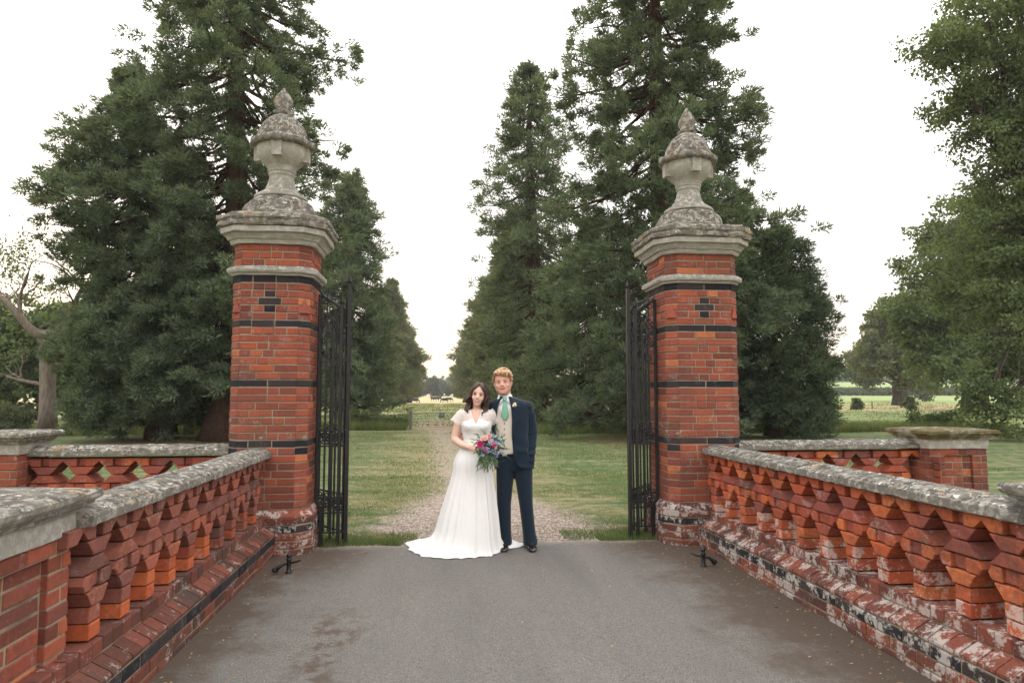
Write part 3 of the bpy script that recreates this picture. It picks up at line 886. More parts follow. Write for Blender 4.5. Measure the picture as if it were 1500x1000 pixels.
make_conifer('sequoia_tree', 'huge sequoia right behind the left gate pier, top out of the picture', (-7.0, 24.3, 0), 20.5,
    [(0, 2.4), (1, 2.7), (5, 3.0), (8, 3.1), (12.6, 3.3), (15.6, 2.8), (18, 1.8), (20.5, .15)], 265, 16, 96, M_seq, 1.4, (.17, .046), .55, 1.9, group=G_av, open_=.75)
make_conifer('sequoia_tree', 'broad sequoia far left with its small spire beside the bare tree', (-9.7, 25.6, 0), 13.6,
    [(0, 2.2), (1, 2.4), (5, 2.5), (8, 2.9), (10.4, 2.4), (11.3, 1.6), (11.9, .8), (13.6, .2)], 230, 16, 92, M_seq, .5, (.17, .046), .4, 1.4, lean=(-1.7, 0), group=G_av, open_=.65,
    lobes=[(-.9, -2.0, 3.4, 1.3, 170), (1.2, -1.6, 5.3, 1.5, 170), (.9, -2.2, 2.0, 1.2, 150), (-1.4, -1.7, 1.5, 1.0, 100), (2.3, -1.4, 3.2, 1.1, 110)])
make_conifer('sequoia_tree', 'huge sequoia right behind the right gate pier, top out of the picture', (7.95, 23.4, 0), 22.0,
    [(0, 2.8), (1, 3.2), (5, 3.6), (8.5, 3.7), (12.3, 3.2), (16, 2.6), (19, 1.8), (22, .15)], 290, 18, 96, M_seq, .6, (.17, .046), .55, 1.7, group=G_av, open_=.8)
make_conifer('sequoia_tree', 'slim tall sequoia with complete pointed top, right side of the avenue', (5.8, 39, 0), 21.3,
    [(0, 2.8), (1, 3.4), (7, 3.3), (11, 2.9), (15, 2.4), (18, 1.7), (20, .9), (21.3, .1)], 220, 10, 62, M_seq, .6, (.26, .068), .6, 1.6, lean=(-.5, 0), group=G_av, cr=(.3, .5), open_=.65)
make_conifer('sequoia_tree', 'low dense sequoia filling the gap beside the couple on the right', (7.1, 30.5, 0), 9.8,
    [(0, 2.2), (1, 3.0), (4, 2.9), (7, 1.9), (9.8, .1)], 120, 11, 70, M_seq, .3, (.21, .054), .4, 1.4, group=G_av, cr=(.26, .46))
make_conifer('sequoia_tree', 'dark pointed sequoia just right of the left gate pier', (-6.4, 50, 0), 17.8,
    [(0, 2.6), (1, 3.2), (8, 3.1), (11, 2.9), (14, 2.2), (16.4, 1.2), (17.8, .3)], 200, 10, 56, M_seq, .5, (.32, .085), .6, 1.6, group=G_av, cr=(.34, .56))
row0 = make_conifer('sequoia_tree', 'distant sequoia, second one of the left row right of the left gate pier', (-7.0, 105, 0), 19.0,
    [(0, 2.6), (1.4, 3.2), (6, 4.3), (10, 3.6), (14, 2.2), (17, 1.0), (19, .1)], 150, 9, 44, M_seq2, 2.0, (.58, .16), .8, 1.6, group=G_av, cr=(.5, .95))
mk = [(-6.9, 78, 1.0, .70, 'lower sequoia between the two nearest far trees of the left row'),
      (-7.6, 128, 2.0, 1.02, 'distant sequoia, third last of the left row'),
      (-7.9, 158, 3.1, 1.0, 'distant sequoia, second last of the left row'),
      (-8.2, 200, .5, 1.05, 'distant sequoia, last of the left row beside the white gap of sky'),
      (7.0, 60, 4.0, .96, 'sequoia of the right row, behind the slim pointed one'),
      (7.9, 82, 1.7, .98, 'distant sequoia of the right row, above the groom'),
      (8.0, 106, 2.9, 1.05, 'distant sequoia of the right row, pointed top above the bride'),
      (8.3, 132, .3, 1.0, 'distant sequoia of the right row, third last'),
      (8.6, 164, 5.0, 1.0, 'distant sequoia of the right row, second last'),
      (8.9, 205, 3.6, 1.02, 'distant sequoia of the right row, last beside the white gap of sky')]
for x, y, rz, s, lb in mk:
    copy_thing(row0, (x, y, hgt(x, y)-.1), rz, lb, s)
make_conifer('yew_tree', 'dark rounded conifer directly right of the right gate pier', (12.4, 24.2, 0), 7.9,
    [(0, 1.7), (.6, 2.1), (2.8, 2.3), (5.6, 2.0), (7, 1.35), (7.9, .4)], 140, 11, 90, M_yew, .35, (.16, .045), .25, 1.3, cr=(.22, .42),
    lobes=[(1.9, -.2, 2.6, .55, 45), (1.7, -.3, 1.2, .5, 40), (1.3, -.6, 4.6, .6, 45), (-.6, -1.2, 1.4, .9, 60)])

def make_broadleaf(name, label, loc, trunk, lobes, nleaf, leaf, mat, bark, group=None, trunk_r=.4, cat='tree', twig=True, fill=.5, clr=.45):
    """lobes: (x, y, z, r) relative to loc; leaf-sized faces in clusters through every lobe"""
    root = thing(name, label, cat, loc, 0, group)
    mb = MB()
    if trunk:
        hz = trunk
        mb.tube([(0, 0, -.2), (.05, 0, hz*.3), (-.03, .04, hz*.65), (.04, 0, hz)], [trunk_r*1.35, trunk_r, trunk_r*.85, trunk_r*.6], 12)
        for (x, y, z, r) in lobes:
            z0 = hz*rnd.uniform(.55, .98)
            p = tree_limb(mb, (0, 0, z0), (x, y, z), -.12*abs(z-z0), trunk_r*.38, .05, 7, 6)
            for k in range(9 if twig else 3):
                v = Vector((rnd.gauss(0, 1), rnd.gauss(0, 1), rnd.gauss(0, .8))).normalized()*r*.95
                q = p[rnd.randrange(3, len(p))]
                tree_limb(mb, q, Vector((x, y, z))+v, -.1, .045, .008, 4, 4)
        part('trunk', mb.mesh('trunk', bark, True), root)
    vol = sum(l[3]**2 for l in lobes)
    Ps = []; Ds = []
    for (x, y, z, r) in lobes:
        n = int(nleaf*r*r/vol)
        ncl = max(6, int(r*r*34*(.45/clr)**2*.5))
        c = unit(rng.normal(size=(ncl, 3)))*(rng.random((ncl, 1))**.42)*r
        wob = 1 + .28*np.sin(c[:, 0:1]*3/r*1.7 + x*3) * np.cos(c[:, 2:3]*4/r + y)
        c = c*wob + np.array([x, y, z])
        idx = rng.integers(0, ncl, n)
        v = np.clip(rng.normal(size=(n, 3)), -1.5, 1.5)*clr*.52*np.array([1, 1, .6])
        Ps.append(c[idx] + v)
        Ds.append(unit(unit(v)*.6 + rng.normal(size=(n, 3))*.6 + np.array([0, 0, -.15])))
    P = np.concatenate(Ps); D = np.concatenate(Ds)
    k = P[:, 2] > .03
    P = P[k]; D = D[k]
    s = rng.uniform(.6, 1.3, len(P))
    part('crown', blades('crown', P, D, leaf[0]*s, leaf[1]*s, mat, True), root)
    return root
make_broadleaf('oak_tree', 'large near oak cut by the right edge, one limb hanging low to the field', (23.2, 23, 0), 7,
    [(-4.9, -1, 14.0, 1.35), (-3.2, -1, 15.1, 1.9), (-2.9, -.5, 12.6, 1.9), (-2.6, -1, 10.2, 1.7), (-2.4, -1, 7.6, 1.8), (-2.9, -1.2, 5.4, 1.5), (-3.3, -1.5, 3.3, 1.25), (-4.4, -1.7, 1.9, 1.15), (-5.2, -1.6, 1.25, .6), (-4.0, -1.7, .75, .75),
     (-.8, 0, 16.4, 2.8), (-.4, 0, 12.4, 2.7), (-.4, 0, 8.2, 2.7), (-1.2, -.5, 5.0, 1.9), (2.5, 1, 14, 3.2), (2.5, 1, 8.5, 3), (-4.4, -1, 12.4, .7), (-1.3, 2, 6.2, 2.2)],
    135000, (.135, .092), M_oak, M_barkd, trunk_r=.5, clr=.42)
make_broadleaf('oak_tree', 'tall oak in the meadow, left of the near overhanging oak', (38.6, 46, 0), 5,
    [(-1.8, -1, 13.2, 2.3), (-2.6, -1, 9.9, 2.7), (-4.6, -1, 7.2, 2.2), (-6.1, -1, 6.2, 1.4), (-.4, 0, 6.2, 2.9), (-3.6, -2, 3.8, 1.9), (2.0, 0, 11, 3.4), (1.2, -1, 4.0, 2.5), (5, 0, 12, 3.5), (5, 0, 6, 3.2), (1.2, 0, 15, 2.2)],
    60000, (.26, .19), M_oak, M_barkd, trunk_r=.5, clr=.75)
make_broadleaf('oak_tree', 'oak behind the meadow oak, lower crown reaching the hedge', (53.5, 62, 0), 5,
    [(-3.5, -1, 6, 3.4), (0, 0, 8.5, 4), (4, 1, 10, 5), (6, 0, 5, 3.5), (-6.0, 0, 4.8, 2.0)], 26000, (.36, .27), M_oak, M_barkd, trunk_r=.5, twig=False, clr=.9)
make_broadleaf('oak_tree', 'mid-distance oak with pale sunlit crown, right of the gap of sky', (64.5, 90, 0), 4,
    [(0, 0, 9.6, 4.2), (4, 2, 12.0, 4.8), (-3.4, 0, 6.4, 3.1), (3, 0, 5.6, 4.0), (-1.2, 0, 12.6, 2.4)], 34000, (.42, .32), M_oakfar, M_barkd, trunk_r=.6, twig=False, clr=1.0)
make_broadleaf('oak_tree', 'far oak with dark trunk standing alone in the straw field', (97.4, 134, 0), 5,
    [(-9.5, 0, 7.6, 3.2), (-5.0, 0, 10.6, 4.2), (0, 0, 10.6, 4.8), (5.5, 2, 13, 5.6), (-7.5, 0, 4.9, 2.4), (-11.2, 0, 9.2, 1.6), (3, 0, 5.8, 4.5)], 32000, (.55, .42), M_oakfar, M_barkd, trunk_r=.95, twig=False, clr=1.2)
# left background: small wood behind the bare tree
for (x, y, lob, lb) in [
    (-27.5, 46, [(0, 0, 4.4, 3.0), (-1.5, 0, 5.6, 2.3), (1, -1, 2.4, 2.4)], 'dark leafy tree at the left edge of the picture'),
    (-24.2, 45, [(0, 0, 4.8, 2.6), (.5, 0, 2.4, 2.3), (.6, 0, 5.9, 1.6)], 'dark leafy tree behind the bare tree'),
    (-21.3, 44, [(0, 0, 3.6, 2.3), (-.6, 0, 5.3, 1.7), (.5, -.5, 1.8, 1.9)], 'dark leafy tree between the bare tree and the broad sequoia'),
    (-18.0, 43, [(0, 0, 2.6, 2.2), (1.5, 0, 1.8, 1.8)], 'dark low leafy tree mostly hidden by the broad sequoia')]:
    make_broadleaf('background_tree', lb, (x, y, 0), 2.5, lob, 20000, (.26, .19), M_oak, M_barkd, group='trees of the wood at the far left', trunk_r=.22, twig=False, clr=.6)
make_broadleaf('bush', 'pale grey-green bush standing under the bare tree', (-15.3, 26.3, 0), 0, [(0, 0, .55, .62), (-.5, 0, .45, .5), (.45, 0, .45, .5), (.05, 0, 1.0, .42)], 9000, (.085, .045), M_bush, M_bark, cat='bush', clr=.22)
for (x, y, r, lb) in [(-13.2, 31, .8, 'dark low shrub right of the pale bush'), (-11.3, 31.5, .7, 'dark low shrub below the broad sequoia'), (-9.4, 31, .6, 'dark low shrub left of the big sequoia trunk')]:
    make_broadleaf('shrub', lb, (x, y, 0), 0, [(0, 0, .4, r), (-.9, 0, .3, r*.8), (.9, 0, .3, r*.8)], 5000, (.12, .07), M_shrub, M_bark, cat='shrub', group='shrubs under the left trees', clr=.3)
# shrubs either side of the field gate and under the right row
sh = [(-3.7, 31.5, .62, 'dark shrub beside the left iron gate, leftmost of the hedge'), (-2.9, 31.3, .5, 'shrub in the middle of the hedge left of the field gate'), (-2.05, 31.2, .42, 'small yellowish shrub next to the field gate post'),
      (2.4, 30.6, .5, 'shrub behind the groom, right of the field gate'), (4.6, 29, .42, 'low shrub behind the groom under the right row'), (5.9, 28.2, .45, 'low shrub right of the groom under the right row'), (7.2, 27.3, .42, 'low shrub beside the right iron gate')]
for (x, y, r, lb) in sh:
    make_broadleaf('shrub', lb, (x, y, 0), 0, [(0, 0, r*.7, r), (-.4, .2, r*.5, r*.8), (.4, -.1, r*.55, r*.8)], 4200, (.10, .045), M_shrub if x > -2.5 or x < -3.2 else M_bush, M_bark, cat='shrub', group='shrubs along the lawn edge', clr=.22)
for (x, y, h, lb) in [(42.2, 65, 1.25, 'small round bush alone in the meadow, nearer the yew'), (47.9, 65, 1.4, 'small round bush alone in the meadow, nearer the big oak')]:
    make_broadleaf('bush', lb, (x, y, -.1), 0, [(0, 0, h*.42, h*.5), (0, 0, h*.8, h*.28)], 2600, (.16, .09), M_bush, M_bark, cat='bush', clr=.25)
make_broadleaf('bush', 'low dark bramble mound in the straw field right of the yew', (39.8, 66, -.1), 0, [(-.6, 0, .3, .5), (.3, 0, .35, .55), (.9, 0, .2, .4)], 2600, (.16, .09), M_shrub, M_bark, cat='bush', clr=.25)
make_broadleaf('bush', 'leafy bush at the right edge behind the mossy pier', (21.0, 27.5, 0), 0, [(-.6, 0, .3, .5), (.3, 0, .35, .6), (1.3, 0, .4, .6)], 6000, (.10, .06), M_shrub, M_bark, cat='bush', clr=.25)
make_broadleaf('distant_tree', 'hazy round tree closing the far end of the avenue', (-1.2, 330, hgt(-1.2, 330)), 2, [(-1.5, 0, 4.4, 4.0), (3.5, 0, 3.6, 3.5), (-5.5, 0, 3, 3), (-1, 0, 6.4, 2.5), (7.5, 0, 2.6, 2.6)], 12000, (.9, .7), M_far, M_barkd, twig=False, clr=1.1)
# bare old tree
def dead_tree():
    root = thing('bare_tree', 'gnarled half-dead tree with bare grey branches at the far left', 'tree', (-14.7, 28, 0))
    root.scale = (1.12, 1.12, 1.18)
    mb = MB(); tips = []
    r_ = random.Random(5)
    def grow(p, d, L, rad, depth):
        pts = [p]; rs = [rad]; n = 6
        for i in range(n):
            d = (d + Vector((r_.gauss(0, .20), r_.gauss(0, .20), r_.gauss(.05, .13)))).normalized()
            pts.append(pts[-1] + d*L/n); rs.append(rad*(1-.55*(i+1)/n) if depth < 4 else rad*(1-.9*(i+1)/n))
        mb.tube(pts, rs, 8 if depth < 2 else 5)
        if depth >= 4: tips.append(pts[-1]); return
        for k in range(3 if depth < 3 else 3):
            i = r_.randrange(2, n+1)
            side = Vector((r_.choice((-1, 1))*r_.uniform(.4, 1), r_.uniform(-.6, .6), r_.uniform(-.15, .8)))
            nd = (d*.5 + side*.8).normalized()
            grow(pts[i], nd, L*r_.uniform(.5, .75), rs[i]*.62, depth+1)
        grow(pts[-1], d, L*.62, rs[-1]*.8, depth+1)
    mb.tube([(0, 0, -.2), (-.05, 0, .8), (-.12, 0, 2.0), (-.2, 0, 2.75), (-.3, 0, 3.4)], [.36, .26, .23, .20, .15], 12)
    grow(Vector((-.25, 0, 2.9)), Vector((-.30, 0, 1)).normalized(), 2.4, .16, 1)
    grow(Vector((-.2, 0, 2.7)), Vector((.35, 0, 1)).normalized(), 2.6, .15, 1)
    grow(Vector((-.15, 0, 2.1)), Vector((.95, 0, .45)).normalized(), 1.5, .10, 2)
    grow(Vector((-.1, 0, 1.6)), Vector((-.95, 0, .25)).normalized(), 1.3, .08, 2)
    part('trunk', mb.mesh('trunk', M_barkg, True), root)
    P = []
    for t in tips:
        if r_.random() < .14:
            c = np.array(tuple(t)); P.append(c + rng.normal(size=(90, 3))*.22)
    P = np.concatenate(P); D = unit(rng.normal(size=P.shape))
    part('crown', blades('crown', P, D, .10, .07, M_oak, True), root)
dead_tree()
# ------------------------------------------------------------ ground cover (nobody could count it)
def grass(name, xy, h, w, mat, lean=.45):
    n = len(xy)
    P = np.concatenate([xy, np.array([hgt(0, y) for y in xy[:, 1]])[:, None]*0 - .004], axis=1)
    D = unit(np.concatenate([rng.normal(size=(n, 2))*lean, np.ones((n, 1))], axis=1))
    s = rng.uniform(.5, 1.3, n)
    o = bpy.data.objects.new(name, blades(name, P, D, h*s, w, mat)); link(o); o['kind'] = 'stuff'
    return o
M_grass = foliage_mat('lawn_blades', (.065, .105, .035), (.18, .225, .09), ((.33, .27, .15), .55), .25, .8)
M_long = foliage_mat('long_grass', (.07, .11, .04), (.20, .235, .09), ((.33, .28, .15), .5), .3, .6)
def scatter(n, x0, x1, y0, y1, keep=None, pw=1.0):
    y = y0 + (y1-y0)*rng.random(n*2)**pw; x = x0 + (x1-x0)*rng.random(n*2)
    k = np.ones(len(x), bool) if keep is None else keep(x, y)
    return np.stack([x[k], y[k]], axis=1)[:n]
def lawnkeep(x, y):
    off = np.abs(x - .62 + .02*(y-8)); wid = np.interp(y, [7, 12, 30], [1.6, .5, .3])
    ok = (off - wid) > rng.normal(size=len(x))*.30
    patch = np.sin(x*1.9+y*.7)+np.sin(y*1.3-x*.8)*.8+rng.normal(size=len(x))*.5
    return ok & (patch > -1.0)
grass('lawn_grass', scatter(120000, -4.6, 6.5, 7.42, 13.5, lawnkeep, 1.4), .035, .006, M_grass, .7)
grass('lawn_grass', scatter(60000, -9, 12, 13, 29, lawnkeep, 1.0), .05, .016, M_grass, .7)
# tufts at the feet of the gates and road end
tf = np.concatenate([scatter(2600, -1.18, -.35, 7.30, 7.62), scatter(2600, 1.75, 2.45, 7.26, 7.55), scatter(1500, -1.3, -.2, 7.4, 7.9), scatter(1500, 1.4, 2.5, 7.35, 7.9)])
grass('gate_grass', tf, .075, .007, M_grass, .6)
grass('long_grass', np.concatenate([scatter(26000, 11.2, 24, 26.6, 28.6), scatter(9000, 3.4, 9, 26.5, 30), scatter(8000, -5.6, -1.3, 30.2, 31.6), scatter(12000, -17, -7.5, 27.5, 30.5)]), .42, .02, M_long, .28)
def meadow_tufts():
    c = scatter(1500, -8, 9, 33, 110); c2 = scatter(2600, 14, 90, 30, 125)
    c = np.concatenate([c, c2]); idx = rng.integers(0, len(c), 42000)
    xy = c[idx] + rng.normal(size=(42000, 2))*.35
    return xy
grass('meadow_grass', meadow_tufts(), .16, .06, M_long, .6)
# standing crop across the right-hand fields
def crop():
    n = 30000
    x = 80 + 190*rng.random(n); y = 178 + 16*rng.random(n)
    z = np.array([hgt(a, b) for a, b in zip(x, y)])
    P = np.stack([x, y, z + rng.random(n)*1.3], axis=1)
    D = unit(np.concatenate([rng.normal(size=(n, 2))*.35, np.ones((n, 1))], axis=1))
    o = bpy.data.objects.new('crop', blades('crop', P, D, 1.0, .5, M_far)); link(o); o['kind'] = 'stuff'
crop()
def haze():
    t = NT('thin_haze')
    t.t.nodes.remove(t.b)
    v = t.n('ShaderNodeVolumePrincipled', {'Color': (.94, .95, .97, 1), 'Density': HAZE})
    t.t.links.new(v.outputs[0], t.out.inputs['Volume'])
    o = bpy.data.objects.new('haze', MB().box(-1300, -60, -3, 1600, 1700, 27).mesh('haze', t.m)); link(o); o['kind'] = 'stuff'
HAZE = .00035
haze()
def treeline():
    n = 26000
    x = -300 + 1100*rng.random(n); y = 470 + 30*rng.random(n)
    top = 6 + 3*np.sin(x*.05) + 2.5*np.sin(x*.13+1) + 1.5*np.sin(x*.31)
    z = np.array([hgt(a, b) for a, b in zip(x, y)])
    P = np.stack([x, y, z + rng.random(n)*top], axis=1)
    o = bpy.data.objects.new('far_wood', blades('far_wood', P, unit(rng.normal(size=(n, 3))), 3.2, 2.6, M_far, True)); link(o); o['kind'] = 'stuff'
treeline()
# ------------------------------------------------------------ iron gates
def scroll(mb, cx, cz, r, turns, a0, sgn, y=0, rad=.008, flip=1):
    pts = []
    n = int(14*turns)
    for i in range(n+1):
        t = i/n; a = a0 + sgn*2*math.pi*turns*t; rr = r*(1-.82*t)
        pts.append((cx + flip*rr*math.cos(a), y, cz + rr*math.sin(a)))
    mb.tube(pts, rad, 5)
_iron = {}
def bar_mesh(h, w):
    k = (round(h, 3), w)
    if k not in _iron:
        mb = MB().box(-w/2, -w/2, 0, w/2, w/2, h); mb.tube([(0, 0, h-.002), (0, 0, h+.03)], [w*.7, .001], 6)
        mb.ell((0, 0, h*.52), (w*.85, w*.85, w*.9), 8, 4)
        _iron[k] = mb.mesh('bar', M_iron)
    return _iron[k]
def panel_ornament(mb, x0, x1, z0, z1, y):
    w = z1-z0; n = max(1, round((x1-x0)/w)); s = (x1-x0)/n
    for i in range(n):
        cx = x0+s*(i+.5); cz = (z0+z1)/2; r = min(s, w)*.40
        mb.tube([(cx+r*math.cos(a), y, cz+r*math.sin(a)) for a in [2*math.pi*k/14 for k in range(15)]], .007, 5, False)
        for q in range(4):
            a = q*math.pi/2+math.pi/4
            mb.ell((cx+r*.5*math.cos(a), y, cz+r*.5*math.sin(a)), (.016, .008, .016), 6, 4)
        mb.ell((cx, y, cz), (.012, .012, .012), 6, 4)
        mb.box(cx-s/2-.004, y-.005, z0, cx-s/2+.004, y+.005, z1)
def gate_side_panel(label, loc, s, spike):
    """fixed panel of wrought iron between pier and gate leaf; local x runs from pier (0) to the leaf"""
    root = thing('iron_side_panel', label, 'gate panel', loc, 0 if s > 0 else math.pi, 'fixed iron panels beside the gate piers')
    W = .325
    # hinge-side post stepping in over the pier's plinth
    mb = MB(); mb.tube([(.02, 0, 2.62), (.02, 0, .46), (.065, 0, .38), (.075, 0, .0)], .021, 6); part('post', mb.mesh('post', M_iron), root)
    for x, top, w in ((.245, 2.52, .032), (W, 2.74 + spike, .036)):
        mb = MB().box(x-w/2, -w/2, .0, x+w/2, w/2, top); mb.tube([(x, 0, top-.01), (x, 0, top+.025), (x, 0, top+.05), (x, 0, top+.09)], [.012, .026, .02, .002], 8)
        mb.box(x-w*.65, -w*.65, 1.92, x+w*.65, w*.65, 1.96).box(x-w*.65, -w*.65, 2.27, x+w*.65, w*.65, 2.31)
        part('post', mb.mesh('post', M_iron), root)
    for z in (2.30, 1.91, 1.19, 1.03, .50, .345, .145):
        h = .016
        part('rail', MB().box(.02, -.012, z-h/2, W, .012, z+h/2).mesh('rail', M_iron), root)
    for x, z0, z1, w in ((.095, .145, 2.62, .014), (.165, .08, 2.22, .026), (.205, .145, 1.9, .012), (.285, .145, 2.25, .012)):
        part('bar', bar_mesh(z1-z0, w), root, (x, .0, z0))
    mb = MB(); panel_ornament(mb, .03, W-.02, 1.04, 1.18, 0); panel_ornament(mb, .03, W-.02, .355, .49, 0)
    part('ornament_band', mb.mesh('ornament_band', M_iron), root, kind='stuff')
    mb = MB()
    for cx, cz, r, tr, a, sg in ((.075, 2.55, .045, 1.4, 2.6, -1), (.17, 2.39, .075, 1.6, 0, 1), (.20, 2.42, .05, 1.3, 3, -1), (.12, 2.16, .055, 1.5, 1.5, 1), (.20, 2.16, .055, 1.5, 1.6, -1), (.28, 2.13, .035, 1.2, 1, 1), (.06, 2.12, .04, 1.3, 4, -1), (.12, 1.97, .04, 1.3, 2, 1), (.2, 1.99, .035, 1.2, 1, -1), (.1, 1.24, .035, 1.2, 4, 1), (.2, 1.24, .035, 1.2, 5, -1), (.055, 2.35, .04, 1.2, 2, 1)):
        scroll(mb, cx, cz, r, tr, a, sg, rnd.uniform(-.006, .006))
    mb.tube([(.02, 0, 2.66), (.06, 0, 2.60), (.12, 0, 2.565), (.19, 0, 2.52), (.235, 0, 2.44), (.25, 0, 2.33)], [.008, .013, .015, .016, .014, .01], 6)
    mb.tube([(.14, 0, 2.56), (.14, 0, 2.66)], [.008, .003], 6)
    for q in range(5):
        mb.ell((.16+.02*q*(-1)**q, rnd.uniform(-.01, .01), 2.40+.03*math.sin(q*2)), (.030, .010, .018), 8, 4, Matrix.Rotation(q*1.1, 3, 'Y'))
    part('scrollwork', mb.mesh('scrollwork', M_iron), root, kind='stuff')
    return root
gate_side_panel('narrow black iron panel with scrolls fixed to the left gate pier', (-1.25, 7.36, 0), 1, .0)
gate_side_panel('narrow black iron panel with scrolls fixed to the right gate pier', (2.43, 7.34, 0), -1, .0)
def gate_leaf(label, loc, rz):
    root = thing('iron_gate', label, 'gate', loc, rz, 'open iron gate leaves')
    W = 1.38
    for x, top, w in ((.03, 2.55, .036), (W-.03, 2.50, .036), (W*.5, 2.85, .03)):
        mb = MB().box(x-w/2, -w/2, .06, x+w/2, w/2, top); mb.tube([(x, 0, top-.01), (x, 0, top+.03), (x, 0, top+.12)], [.012, .024, .002], 6)
        part('stile', mb.mesh('stile', M_iron), root)
    for z in (2.22, 1.86, 1.19, 1.03, .52, .36, .14):
        part('rail', MB().box(.03, -.013, z-.010, W-.03, .013, z+.010).mesh('rail', M_iron), root)
    for i in range(11):
        x = .03 + (W-.06)*(i+1)/12
        if abs(x-W*.5) < .02: continue
        part('bar', bar_mesh(2.30, .017), root, (x, 0, .07))
    mb = MB(); panel_ornament(mb, .05, W-.05, 1.04, 1.18, 0); panel_ornament(mb, .05, W-.05, .37, .51, 0)
    part('ornament_band', mb.mesh('ornament_band', M_iron), root, kind='stuff')
    mb = MB()
    for i in range(6):
        cx = .14+.22*i
        scroll(mb, cx, 2.34, .07, 1.5, 1+i, 1 if i % 2 else -1); scroll(mb, cx, 2.05, .06, 1.4, 2+i, 1 if i % 2 else -1); scroll(mb, cx+.03, 2.52, .05, 1.3, i, 1 if i % 2 else -1)
    mb.tube([(.03, 0, 2.45), (.25, 0, 2.60), (.5, 0, 2.66), (W*.5, 0, 2.74), (.9, 0, 2.66), (1.1, 0, 2.60), (W-.03, 0, 2.45)], .012, 6)
    part('scrollwork', mb.mesh('scrollwork', M_iron), root, kind='stuff')
    return root
gate_leaf('black iron gate leaf swung back behind the left panel', (-.93, 7.40, 0), R(128))
gate_leaf('black iron gate leaf swung back behind the right panel', (2.10, 7.38, 0), R(52))
def gate_stop(label, loc, rz):
    root = thing('gate_stop', label, 'gate stop', loc, rz, 'iron gate stops by the plinths')
    mb = MB().lathe([(.030, 0), (.030, .01), (.020, .02), (.018, .10), (.024, .11), (.024, .125), (.014, .13), (.026, .145), (.024, .16), (.008, .172), (.001, .19)], 12)
    part('post', mb.mesh('post', M_iron, True), root)
    mb = MB().tube([(0, 0, .085), (.05, 0, .078), (.085, 0, .055), (.10, 0, .04)], [.011, .012, .016, .020], 8)
    mb.ell((.112, 0, .034), (.03, .02, .024), 10, 6)
    part('weight', mb.mesh('weight', M_iron, True), root)
    part('catch', MB().tube([(0, 0, .085), (-.06, .03, .10), (-.10, .05, .115)], [.010, .009, .005], 6).mesh('catch', M_iron), root)
gate_stop('small black iron gate stop on the tarmac by the left parapet', (-1.27, 6.28, .012), math.pi+.2)
gate_stop('small black iron gate stop on the tarmac by the right parapet', (2.42, 6.10, .012), 0.15)

# ------------------------------------------------------------ field gate, fence, cattle
M_steel = simple('galvanised_steel', (.36, .33, .29), .55, .4, .3, 20)
M_wood = simple('weathered_wood', (.17, .15, .12), .9, .1, .35, 12)
M_sign = simple('dark_green_enamel', (.012, .045, .036), .5, .4, .05)
M_white = simple('white_paint', (.75, .75, .72), .6, .3, .03)
def field_gate():
    root = thing('field_gate', 'grey tubular field gate across the track left of the bride', 'gate', (-1.02, 30.8, 0))
    W = 2.65
    for z, r in ((.12, .020), (.25, .016), (.38, .016), (.53, .016), (.76, .026)):
        part('rail', MB().tube([(0, 0, z), (W, 0, z)], r, 6).mesh('rail', M_steel), root)
    for x in (.03, W*.5, W-.03):
        part('upright', MB().tube([(x, 0, .10), (x, 0, .77)], .016, 6).mesh('upright', M_steel), root)
    for a, b in (((.05, 0, .13), (W*.5, 0, .75)), ((W-.05, 0, .13), (W*.5, 0, .75))):
        part('brace', MB().tube([a, b], .012, 6).mesh('brace', M_steel), root)
    sg = thing('gate_sign', 'small dark green sign hung on the field gate', 'sign', (-1.02+W*.47, 30.76, 0))
    part('board', MB().box(-.11, -.012, .53, .13, .0, .72).mesh('board', M_sign), sg)
    mb = MB()
    for i, z in enumerate((.675, .635, .585)):
        x = -.085
        while x < .10:
            w = rnd.uniform(.008, .02); mb.box(x, -.0155, z-.008, min(.105, x+w), -.0125, z+.008); x += w+.008
    part('lettering', mb.mesh('lettering', M_white), sg)
field_gate()
def post(label, loc, h=.95, w=.14):
    root = thing('fence_post', label, 'fence post', loc, 0, 'wooden fence posts by the field gate')
    part('post', MB().rings([[(sx*w/2, sy*w/2, z) for sx, sy in ((-1, -1), (1, -1), (1, 1), (-1, 1))] for z in (-.1, h-.03)] + [[(sx*w/2.6, sy*w/2.6, h) for sx, sy in ((-1, -1), (1, -1), (1, 1), (-1, 1))]]).mesh('post', M_wood), root)
    return root
post('thick grey wooden post the field gate hangs on, left of the bride', (-1.14, 30.8, 0), .86)
post('grey wooden post at the closing end of the field gate, behind the groom', (1.74, 30.8, 0), .86)
wf = thing('wire_fence', 'slack wire fence running left from the field gate post into the shrubs', 'fence', (-1.2, 30.85, 0))
for k, z in enumerate((.70, .48, .28)):
    part('wire', MB().tube([(0, 0, z), (-1.2, .1, z-.10), (-2.6, .2, z-.22), (-4.2, .3, z-.1)], .009, 4).mesh('wire', M_wood), wf)
part('post', MB().tube([(-2.6, .2, -.1), (-2.62, .2, .7)], .05, 6).mesh('post', M_wood), wf)
lg = thing('fallen_log', 'pile of fallen branches lying under the left avenue trees', 'logs', (-7.6, 70, 0))
for k in range(4):
    part('log', MB().tube([(-2+rnd.random(), rnd.uniform(-.4, .4), .12+.18*(k % 2)), (.2, rnd.uniform(-.4, .4), .2), (2.2, rnd.uniform(-.5, .5), .14+.12*(k % 3))], [.16, .14, .09], 7).mesh('log', M_barkg), lg)
# a stub fence post in the right-hand meadow
pm = thing('fence_post', 'short pale post alone in the straw field right of the yew', 'fence post', (45.2, 67, 0))
part('post', MB().tube([(0, 0, -.2), (0.02, 0, .75)], .07, 6).mesh('post', M_wood), pm)

